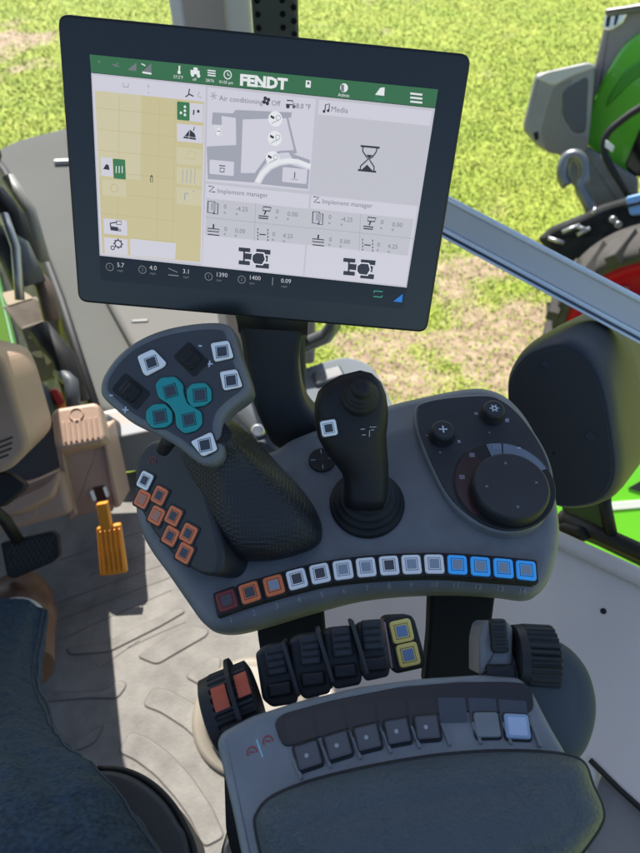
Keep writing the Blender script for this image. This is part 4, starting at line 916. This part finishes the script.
# side seam
LTH = mat('brown_leather', (.12, .058, .036), .42, bump=.3, bscale=160, var=.25, vscale=20)
bs = interp([(-45, 640, 1.40, .062), (-20, 622, 1.44, .060), (4, 612, 1.47, .058), (22, 602, 1.49, .054), (34, 592, 1.50, .040), (40, 586, 1.50, .015)], 6)
bt = interp([(30, 672, 1.36, .045), (20, 650, 1.41, .066), (14, 632, 1.45, .080), (16, 612, 1.48, .080), (22, 595, 1.50, .064), (27, 582, 1.52, .038), (29, 576, 1.53, .012)], 6)
b = MB([LTH]); b.rings([list(reversed(r)) for r in leg(bt, 40)], LTH); build('boot', b, per)
b = MB([mat('white_sock', (.6, .62, .64), .8)]); b.rings([list(reversed(r)) for r in leg(interp([(18, 620, 1.42, .052), (14, 634, 1.38, .052)], 2), 40)], None); build('sock', b, per)
#@@PART3
# ================================================================== OUTSIDE
GZ = -1.55
def gpt(u, v): return on_z(u, v, GZ)
dirt = [(gpt(470, 270), .55), (gpt(520, 330), .75), (gpt(430, 370), .50), (gpt(500, 380), .6), (gpt(395, 350), .3), (gpt(-10, 48), 1.0), (gpt(560, 262), .3), (gpt(800, 300), 1.2), (gpt(440, 290), .35)]
def dirtm(x, y):
    v = -.55
    for p, r in dirt:
        d = math.hypot((x - p.x), (y - p.y)) / r; v = max(v, 1.3 - d)
    n = noise.fractal(Vector((x * 1.6, y * 1.6, 0)), 1.0, 2.1, 5)
    return max(0, min(1, (v + n * 1.3) * 1.4 - .28)) if v > -.6 else 0
gr = bpy.data.materials.new('lawn'); gr.use_nodes = True; nt = gr.node_tree; n = nt.nodes; l = nt.links; bs_ = n['Principled BSDF']; bs_.inputs['Roughness'].default_value = .9
at_ = n.new('ShaderNodeAttribute'); at_.attribute_name = 'dirt'; tc = n.new('ShaderNodeTexCoord')
def nz(sc, det=8): t = n.new('ShaderNodeTexNoise'); t.inputs['Scale'].default_value = sc; t.inputs['Detail'].default_value = det; l.new(tc.outputs['Object'], t.inputs['Vector']); return t
def rmp(src, stops):
    r = n.new('ShaderNodeValToRGB'); l.new(src, r.inputs['Fac']); e_ = r.color_ramp.elements
    for i, (p, c) in enumerate(stops):
        el = e_[i] if i < 2 else e_.new(p); el.position = p; el.color = (*c, 1)
    return r
g1 = rmp(nz(2.2).outputs['Fac'], [(.3, (.22, .30, .03)), (.7, (.36, .40, .06))]); d1 = rmp(nz(9).outputs['Fac'], [(.3, (.19, .135, .08)), (.5, (.30, .22, .14)), (.72, (.42, .32, .22))])
mx = n.new('ShaderNodeMix'); mx.data_type = 'RGBA'; l.new(at_.outputs['Fac'], mx.inputs['Factor']); l.new(g1.outputs['Color'], mx.inputs['A']); l.new(d1.outputs['Color'], mx.inputs['B']); l.new(mx.outputs['Result'], bs_.inputs['Base Color'])
bp = n.new('ShaderNodeBump'); bp.inputs['Strength'].default_value = .8; bp.inputs['Distance'].default_value = .03; l.new(nz(14).outputs['Fac'], bp.inputs['Height']); l.new(bp.outputs['Normal'], bs_.inputs['Normal'])
NX = 220; xs = np.linspace(-1, 1, NX); wx = 9 * xs + 191 * np.sign(xs) * np.clip(np.abs(xs) - .88, 0, 1) ** 2 / .12 ** 2
ys = np.linspace(0, 1, NX); wy = -1 + 16 * ys + 400 * np.clip(ys - .88, 0, 1) ** 2 / .12 ** 2; wy[0] = -60
V = [(float(x), float(y), GZ) for y in wy for x in wx]; Fc = [(j * NX + i, j * NX + i + 1, (j + 1) * NX + i + 1, (j + 1) * NX + i) for j in range(NX - 1) for i in range(NX - 1)]
me = bpy.data.meshes.new('ground'); me.from_pydata(V, [], Fc); me.materials.append(gr); a = me.attributes.new('dirt', 'FLOAT', 'POINT'); a.data.foreach_set('value', [dirtm(x, y) if -10 < x < 10 and y < 16 else 0.0 for x, y, z in V])
o = bpy.data.objects.new('ground', me); COL.objects.link(o); tag(o, kind='structure')
# grass blades
rng = np.random.default_rng(3); GB = []; 
gm = bpy.data.materials.new('grass_blade'); gm.use_nodes = True; nt = gm.node_tree; n = nt.nodes; l = nt.links; bs_ = n['Principled BSDF']; bs_.inputs['Roughness'].default_value = .55
tc = n.new('ShaderNodeTexCoord'); t1 = nz(1.3); t2 = nz(30, 2); ad = n.new('ShaderNodeMath'); ad.operation = 'ADD'; l.new(t1.outputs['Fac'], ad.inputs[0]); l.new(t2.outputs['Fac'], ad.inputs[1]); hf = n.new('ShaderNodeMath'); hf.operation = 'MULTIPLY'; hf.inputs[1].default_value = .5; l.new(ad.outputs[0], hf.inputs[0])
rr = rmp(hf.outputs[0], [(.36, (.22, .34, .03)), (.5, (.31, .41, .045)), (.66, (.46, .50, .10))]); l.new(rr.outputs['Color'], bs_.inputs['Base Color'])
ge = n.new('ShaderNodeNewGeometry'); va = n.new('ShaderNodeVectorMath'); va.operation = 'ADD'; va.inputs[1].default_value = (0, 0, 1.6); vn = n.new('ShaderNodeVectorMath'); vn.operation = 'NORMALIZE'; l.new(ge.outputs['Normal'], va.inputs[0]); l.new(va.outputs[0], vn.inputs[0]); l.new(vn.outputs[0], bs_.inputs['Normal']); bs_.inputs['Specular IOR Level'].default_value = .1
N = 260000; u = rng.uniform(-30, 670, N); v = 560 * rng.uniform(0, 1, N) ** 1.35 - 25
vs = np.zeros((N * 3, 3)); c = 0
for i in range(N):
    r = ray(u[i], v[i]); t = (GZ - 1.35) / r.z; x = r.x * t; y = r.y * t
    if dirtm(x, y) > rng.uniform(.12, 1.25): continue
    s = (.55 + .45 * min(1.6, y / 5)); hgt = rng.uniform(.012, .028) * s; w_ = rng.uniform(.004, .009) * s; a = rng.uniform(0, 6.28); lx, ly = rng.normal(0, .022, 2) * s
    vs[c] = (x - w_ * math.cos(a), y - w_ * math.sin(a), GZ); vs[c + 1] = (x + w_ * math.cos(a), y + w_ * math.sin(a), GZ); vs[c + 2] = (x + lx, y + ly, GZ + hgt); c += 3
me = bpy.data.meshes.new('grass'); me.from_pydata(vs[:c].tolist(), [], [(i, i + 1, i + 2) for i in range(0, c, 3)]); me.materials.append(gm)
o = bpy.data.objects.new('grass', me); COL.objects.link(o); tag(o, 'bright sunlit lawn grass with bare dirt patches', 'grass', kind='stuff')

# own hood and fender, seen below and beyond the cab
HD = mat('hood_grey', (.105, .108, .100), .85, .0, spec=.15, var=.06, vscale=3)
HF_ = frame_n(on_z(100, 250, .15), (.02, -.04, 1)); hood = thing('tractor_hood', HF_.w(0, 0, -.2), 'own tractor bonnet in sunlit silver grey left of the screen', 'bonnet')
slab(HF_, [(-8, 152), (15, 140), (70, 126), (150, 119), (232, 118), (262, 300), (250, 400), (100, 412), (92, 400), (62, 300), (30, 215), (6, 172)], -.05, 0, .02, HD, 'bonnet_top', hood, .05, seg=5)
slab(HF_, [(66, 134), (150, 127), (215, 126), (236, 300), (230, 380), (150, 384), (104, 300), (74, 190)], -.02, .03, .02, mat('hood_panel', (.15, .148, .137), .8, .0, spec=.15, var=.05, vscale=3), 'raised_panel', hood, .05, seg=4)
b = MB([DG])
for (u, v) in ((140, 321),): q = HF_.uv(u, v, .031); b.pad(HF_, rect(q.x, q.y, .05, .012, .1, .003), .028, .034, .002)
q = HF_.uv(60, 164, .0); b.pad(HF_, rect(q.x + .03, q.y, .10, .018, .12, .006), -.002, .02, .006, STL); build('latch', b, hood)
b = MB([RUB]); b.tube([HF_.w(*HF_.uv(u, v, -.01), -.01) for u, v in ((-12, 150), (5, 172), (30, 216), (62, 302), (96, 408))], .016, 10); build('edge_seal', b, hood)
HS = frame_n(HF_.w(*HF_.uv(40, 300, -.05), -.25), (-.7, -.35, .5)); 
slab(HS, [(-140, 120), (0, 150), (28, 215), (60, 302), (96, 410), (60, 420), (-140, 420)], -.05, 0, .01, mat('engine_dark', (.035, .034, .030), .6, var=.7, vscale=9), 'side_grille', hood, .02)
GRN = mat('green_paint', (.09, .40, .014), .3, coat=.4, var=.04)
b = MB([mat('bonnet_green', (.018, .13, .01), .35)]); HS2 = Frame(HS.w(0, 0, .03), HS.X, HS.Y); b.pad(HS2, rounded(HS2.px([(-120, 250), (-6, 270), (6, 320), (18, 372), (24, 425), (-120, 430)]), .03), -.02, 0, .008); build('side_panel', b, hood)
BX = frame_n(on_z(35, 300, .02), (.1, -.5, .86)); bxm = mat('brown_grey_box', (.17, .14, .11), .5, var=.2, vscale=15)
b = MB([bxm]); b.pad(BX, rounded(BX.px([(2, 306), (36, 296), (56, 318), (20, 330)]), .01), -.04, 0, .006); b2 = frame_n(on_z(38, 345, .05), (.1, -.8, .55)); b.pad(b2, rounded(b2.px([(20, 328), (57, 316), (66, 374), (40, 384)]), .01), -.04, 0, .006); build('reflection_box', b, hood)  # solid box modelled in place of reflections on the cab glass
b = MB([mat('cream_reflection_spots', (.62, .50, .36), .5)])
for (fr_, pts) in ((b2, [(27, 337), (42, 332), (48, 336), (36, 340)]), (b2, [(30, 352), (42, 350), (44, 358), (36, 357)]), (b2, [(43, 352), (52, 351), (54, 360), (47, 366)]), (BX, [(2, 293), (20, 289), (34, 298), (20, 302), (8, 306)])): b = MB([mat('cream_reflection_spots', (.5, .4, .28), .5)]); b.flat(fr_, rounded(fr_.px(pts), .01), .002); build('bracket', b, hood)  # flat cream blotches drawn for glass reflections, no real brackets
for (u0, v0, u1, v1, d_, rr_, m_) in ((-5, 195, 28, 262, 1.95, .03, RUB), (8, 178, 44, 262, 2.0, .018, mat('pipe_grey', (.2, .2, .19), .5)), (-6, 240, 30, 285, 1.9, .045, DG), (40, 330, 78, 402, 1.75, .03, RUB), (28, 268, 52, 320, 1.9, .022, mat('pipe_brown', (.12, .08, .06), .5)), (4, 215, 20, 300, 1.85, .012, STL), (60, 372, 74, 410, 1.7, .018, DG)):
    b = MB([m_]); p_, q_ = at(u0, v0, d_), at(u1, v1, d_ - .05); mm = (p_ + q_) / 2 + Vector((.02, 0, .03)); b.tube([p_, p_.lerp(mm, .5), mm, mm.lerp(q_, .5), q_], rr_, 10); build('engine_pipe', b, hood)
b = MB([mat('red_reflection_tone', (.55, .05, .04), .4)]); R2 = frame_n(on_z(55, 398, .08), (.1, -.5, .86)); b.pad(R2, rounded(R2.px([(48, 390), (56, 387), (66, 402), (58, 408)]), .01), -.04, 0, .006); build('red_reflection', b, hood)  # red block stands in for the reflection of a red part
b = MB([DG]); R3 = frame_n(on_z(35, 400, .1), (.1, -.5, .86)); b.pad(R3, rounded(R3.px([(14, 385), (30, 374), (46, 384), (52, 410), (56, 424), (20, 440), (10, 420)]), .03), -.1, 0, .03, seg=4); build('air_duct', b, hood)
# light front fender plate and handrail beyond the black joystick
FE = frame_n(on_z(345, 390, .12), (-.05, -.1, 1)); fen = thing('front_fender', FE.w(0, 0), 'pale grey fender plate seen past the slim black joystick', 'fender')
slab(FE, [(292, 372), (318, 362), (345, 355), (368, 361), (380, 376), (388, 392), (398, 415), (390, 450), (290, 470)], -.03, 0, .012, mat('fender_grey', (.15, .17, .19), .8, .0, spec=.15, var=.1, vscale=4), 'plate', fen, .03, seg=4)
slab(FE, [(312, 374), (340, 366), (346, 378), (316, 388)], -.01, .012, .008, DG, 'bracket', fen, .01)
GR2 = thing('grab_rail', at(310, 345, 1.5), 'curved grey grab rail below the right half of the screen', 'grab rail')
b = MB([mat('rail_grey', (.16, .17, .18), .3, .5)]); b.tube([at(270, 372, 1.6), at(292, 352, 1.58), at(312, 342, 1.55), at(326, 336, 1.52), at(333, 326, 1.5), at(335, 300, 1.48)], .019, 16); build('rail_tube', b, GR2)
b = MB([mat('step_box', (.20, .17, .16), .5)]); k = frame_n(at(302, 345, 1.75), (.1, -.8, .6)); b.pad(k, rounded(k.px([(290, 310), (316, 312), (315, 363), (290, 366)]), .01), -.1, 0, .01); build('rail_bracket', b, GR2)
b = MB([DG]); b.tube([at(250, 410, 1.3), at(275, 440, 1.25), at(262, 455, 1.2)], .03); b.tube([at(235, 375, 1.5), at(262, 440, 1.35)], .02); o = build('floor_bracket', b, None, 'dark metal bracket tube behind the joystick head', 'bracket')
b = MB([STL]); k = frame_n(at(258, 431, 1.2), (0, -.6, .8)); b.lathe(k, 0, 0, [(.014, -.02), (.014, .004), (.010, .008)], 20, STL); build('bolt', b, o)
# green rear fender seen through the side window
RF = frame_n(on_z(640, 500, -.35), (-.45, -.55, .7)); rfen = thing('green_fender', RF.w(0, 0), 'glossy bright green fender with white stripe seen through the side window', 'fender')
GN2 = mat('green_gloss', (.16, .62, .03), .2, coat=.5)
slab(RF, [(540, 470), (700, 420), (760, 470), (760, 640), (540, 570)], -.05, 0, .03, GN2, 'fender_shell', rfen, .05, seg=5)
slab(RF, [(600, 503), (650, 499), (650, 507), (604, 511)], -.01, .004, .002, mat('stripe_white', (.7, .72, .68), .4), 'stripe', rfen, 0)
slab(RF, [(628, 488), (660, 470), (660, 490), (640, 492)], -.01, .005, .002, BLK, 'dark_decal', rfen, 0)

# ================================================================== OTHER TRACTOR
TG = thing('parked_tractor', gpt(640, 330), 'green and grey tractor with front weight and red wheel rim parked on the lawn', 'tractor')
NG = mat('nose_grey', (.22, .20, .195), .4, var=.05)
T1 = frame_n(at(610, 120, 4.9), (-.55, -.80, .22))
slab(T1, [(604, 14), (612, 8), (640, 2), (760, -20), (760, 60), (660, 100), (640, 40), (606, 110), (590, 150), (584, 140), (588, 88), (594, 58), (600, 34)], -.7, -.03, .03, NG, 'nose_cowl', TG, .06, seg=4)
slab(T1, [(604, 9), (640, 4), (760, -20), (760, -10), (645, 12), (606, 17)], -.7, .02, .02, mat('cowl_top', (.12, .12, .12), .35), 'cowl_lip', TG, .02)
slab(T1, [(584, 128), (590, 105), (604, 75), (622, 45), (645, 27), (760, 10), (760, 170), (626, 176), (600, 158), (585, 146)], -.6, .0, .03, GRN, 'side_panel', TG, .06, seg=4)
slab(T1, [(608, 98), (625, 70), (660, 50), (660, 62), (632, 82), (606, 108)], -.01, .012, .01, mat('green_dark', (.04, .24, .01), .3), 'panel_crease', TG, .03)
slab(T1, [(625, 165), (640, 128), (700, 110), (700, 180), (632, 176)], -.02, .012, .01, GLO, 'side_grille', TG, .02)
lamp = slab(T1, [(601, 29), (605, 13), (629, 10), (622, 24), (611, 31)], -.05, -.005, .01, mat('lamp_chrome', (.75, .74, .68), .15, .6), 'headlight', TG, .02)
b = MB([GLO]); b.pad(T1, rounded(T1.px([(605, 27), (606.5, 16), (611, 15), (609, 27)]), .01), -.01, .0, .003); b.pad(T1, rounded(T1.px([(613, 26), (615, 15), (619, 15), (616, 25)]), .01), -.01, .0, .003); build('lens', b, lamp)
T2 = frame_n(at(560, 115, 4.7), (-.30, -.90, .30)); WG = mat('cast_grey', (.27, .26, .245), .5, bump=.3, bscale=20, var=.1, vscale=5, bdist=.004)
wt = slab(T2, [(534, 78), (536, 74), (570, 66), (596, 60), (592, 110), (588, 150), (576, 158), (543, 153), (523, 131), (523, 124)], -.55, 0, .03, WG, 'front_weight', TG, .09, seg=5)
slab(T2, [(535, 78), (546, 72), (590, 62.5), (597, 67), (574, 75), (553, 86)], -.02, .006, .006, mat('weight_lit_tone', (.50, .49, .47), .5), 'weight_lit_top', wt, .03)  # lighter slab paints the lit top of the weight
slab(T2, [(553, 88), (573, 77), (566, 92), (561, 118), (572, 137), (587, 135), (587, 149), (576, 157), (546, 152), (541, 130)], -.02, .005, .006, mat('weight_shaded_side', (.20, .185, .165), .55, bump=.3, bscale=20, bdist=.004), 'weight_shaded_side', wt, .03)  # darker slab paints the shaded side of the same block
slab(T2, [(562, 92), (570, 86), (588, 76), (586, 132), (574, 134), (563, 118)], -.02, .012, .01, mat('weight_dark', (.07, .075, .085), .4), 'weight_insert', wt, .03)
slab(T2, [(533, 133), (538, 131), (539, 139), (535, 141)], -.02, .003, .002, GLO, 'weight_hole', wt, .01)
slab(T2, [(583, 145), (640, 180), (640, 235), (600, 215), (566, 180), (574, 150)], -.2, -.06, .02, mat('frame_grey', (.17, .17, .165), .5, var=.15, vscale=6), 'chassis', TG, .02)
b = MB([STL]); tp = [(567, 186), (562, 172), (566, 158), (576, 155), (583, 162), (584, 178), (580, 188), (586, 200), (592, 215)]
b.tube([at(u, v, 4.45) for u, v in [tuple(q) for q in smooth([Vector(t) for t in tp], 4)[:32]]], .035, 12, mat('hook_steel', (.20, .21, .22), .35, .6)); build('tow_hook', b, TG)
T3 = frame_n(at(590, 225, 4.3), (-.3, -.8, .5)); slab(T3, [(538, 238), (552, 226), (585, 213), (600, 205), (640, 193), (700, 187), (700, 244), (630, 238), (596, 257), (560, 264)], -.3, 0, .04, mat('axle_dark', (.022, .024, .024), .7, spec=.2, var=.5, vscale=10), 'front_linkage', TG, .03)
for (p, q_) in (((562, 232), (580, 225)), ((575, 226), (588, 230)), ((548, 238), (564, 243)), ((577, 235), (590, 228)), ((596, 208), (592, 214))): b = MB([STL]); b.tube([at(*p, 4.22), at(*q_, 4.22)], .012, 8); build('linkage_pin', b, TG)
for q_ in ((612, 219), (617, 224)): b = MB([STL]); b.tube([at(*q_, 4.2), at(q_[0] + 2, q_[1] + 1, 4.18)], .02, 10); build('linkage_bolt', b, TG)
b = MB([RUB]); b.tube([at(u, v, 4.5) for u, v in [tuple(q) for q in smooth([Vector(t) for t in [(660, 100), (640, 108), (622, 120), (607, 134), (604, 150), (610, 166), (622, 185), (634, 203), (650, 215)]], 4)[:32]]], .022, 10); build('hose', b, TG)
T4 = frame_n(at(632, 203, 4.2), (-.5, -.7, .4)); slab(T4, [(625, 197), (645, 192), (645, 214), (630, 216)], -.1, 0, .01, mat('blue_label', (.20, .42, .75), .4), 'blue_reservoir', TG, .02); slab(T4, [(625, 205), (645, 200), (645, 203), (626, 208)], -.02, .01, .002, BLK, 'reservoir_strap', TG, 0)
slab(T4, [(606, 140), (614, 146), (612, 152), (605, 147)], -.02, .01, .002, mat('white_tag', (.7, .7, .7), .4), 'white_plate', TG, 0)
# wheel: centre, axis facing the cab
wc = at(657, 326, 4.05); wa = Vector((-.42, -.88, .0)).normalized()
wfr = frame_n(wc, wa, (1, 0, 0)); R = .565
b = MB([mat('tyre_rubber', (.048, .044, .040), .85, var=.3, vscale=8)]); prof = [(.50, -.10), (.505, .10), (.52, .13), (.55, .14), (.585, .12), (.60, .05), (.60, -.16), (.55, -.26), (.4, -.26)]
rs = [[wfr.w(q.x, q.y, z) for q in circle(0, 0, r * R / .6, 72)] for r, z in prof]; b.rings(rs, None, False, False)
for k in range(22):
    a = 2 * math.pi * k / 22; f2 = Frame(wfr.w(R * math.cos(a), R * math.sin(a), -.06), wfr.X * math.cos(a) * 0 + wfr.N, (wfr.X * -math.sin(a) + wfr.Y * math.cos(a)))
    f2 = frame_n(wfr.w(R * .99 * math.cos(a), R * .99 * math.sin(a), .0), wfr.X * math.cos(a) + wfr.Y * math.sin(a), wfr.N)
    b.pad(f2, [Vector((.17, -.03)), Vector((.17, .03)), Vector((-.06, .10)), Vector((-.06, .045))], -.03, .035, .01)
wh = build('wheel', b, TG)
b = MB([mat('red_rim', (.36, .002, .020), .55, spec=.2)]); b.lathe(wfr, 0, 0, [(.505, .085), (.465, .12), (.43, .11), (.40, .03), (.33, -.02), (.24, .01), (.21, .08), (.17, .10), (.07, .12)], 48, None); 
rim = build('rim', b, wh)
for k in range(10):
    b = MB([mat('nut_white', (.6, .55, .52), .3, .4)]); a = 2 * math.pi * k / 10; b.lathe(wfr, (.29) * math.cos(a), .29 * math.sin(a), [(.022, -.03), (.022, .02), (.012, .03)], 8, None); build('wheel_nut', b, rim)

# ================================================================== LIGHT, WORLD, CAMERA
w = bpy.data.worlds.new('World'); SC.world = w; w.use_nodes = True; nt = w.node_tree
sky = nt.nodes.new('ShaderNodeTexSky'); sky.sky_type = 'NISHITA'; sky.sun_disc = False; sky.sun_elevation = EL; sky.sun_rotation = math.atan2(AZ.x, AZ.y); sky.air_density = 1.0; sky.dust_density = 1.5
nt.links.new(sky.outputs['Color'], nt.nodes['Background'].inputs['Color']); nt.nodes['Background'].inputs['Strength'].default_value = 0.12
sun = bpy.data.lights.new('sun', 'SUN'); sun.energy = 5.0; sun.angle = math.radians(.5); sun.color = (1, .95, .87); so = bpy.data.objects.new('sun', sun); COL.objects.link(so)
sv = Vector((AZ.x * math.cos(EL), AZ.y * math.cos(EL), math.sin(EL))); so.rotation_euler = sv.to_track_quat('Z', 'Y').to_euler(); so.location = sv * 20
cd = bpy.data.cameras.new('camera'); co = bpy.data.objects.new('camera', cd); COL.objects.link(co); co.location = CAM; co.rotation_euler = (math.pi / 2 - PIT, 0, 0)
cd.sensor_fit = 'VERTICAL'; cd.sensor_height = 36; cd.lens = 36 * F / 853; cd.clip_start = .02; cd.clip_end = 1500
cd.dof.use_dof = True; cd.dof.focus_distance = .56; cd.dof.aperture_fstop = cd.lens / 3.2
SC.camera = co
SC.view_settings.view_transform = 'Standard'; SC.view_settings.look = 'None'; SC.view_settings.exposure = EXPO; SC.view_settings.gamma = 1
SC.render.engine = 'CYCLES'
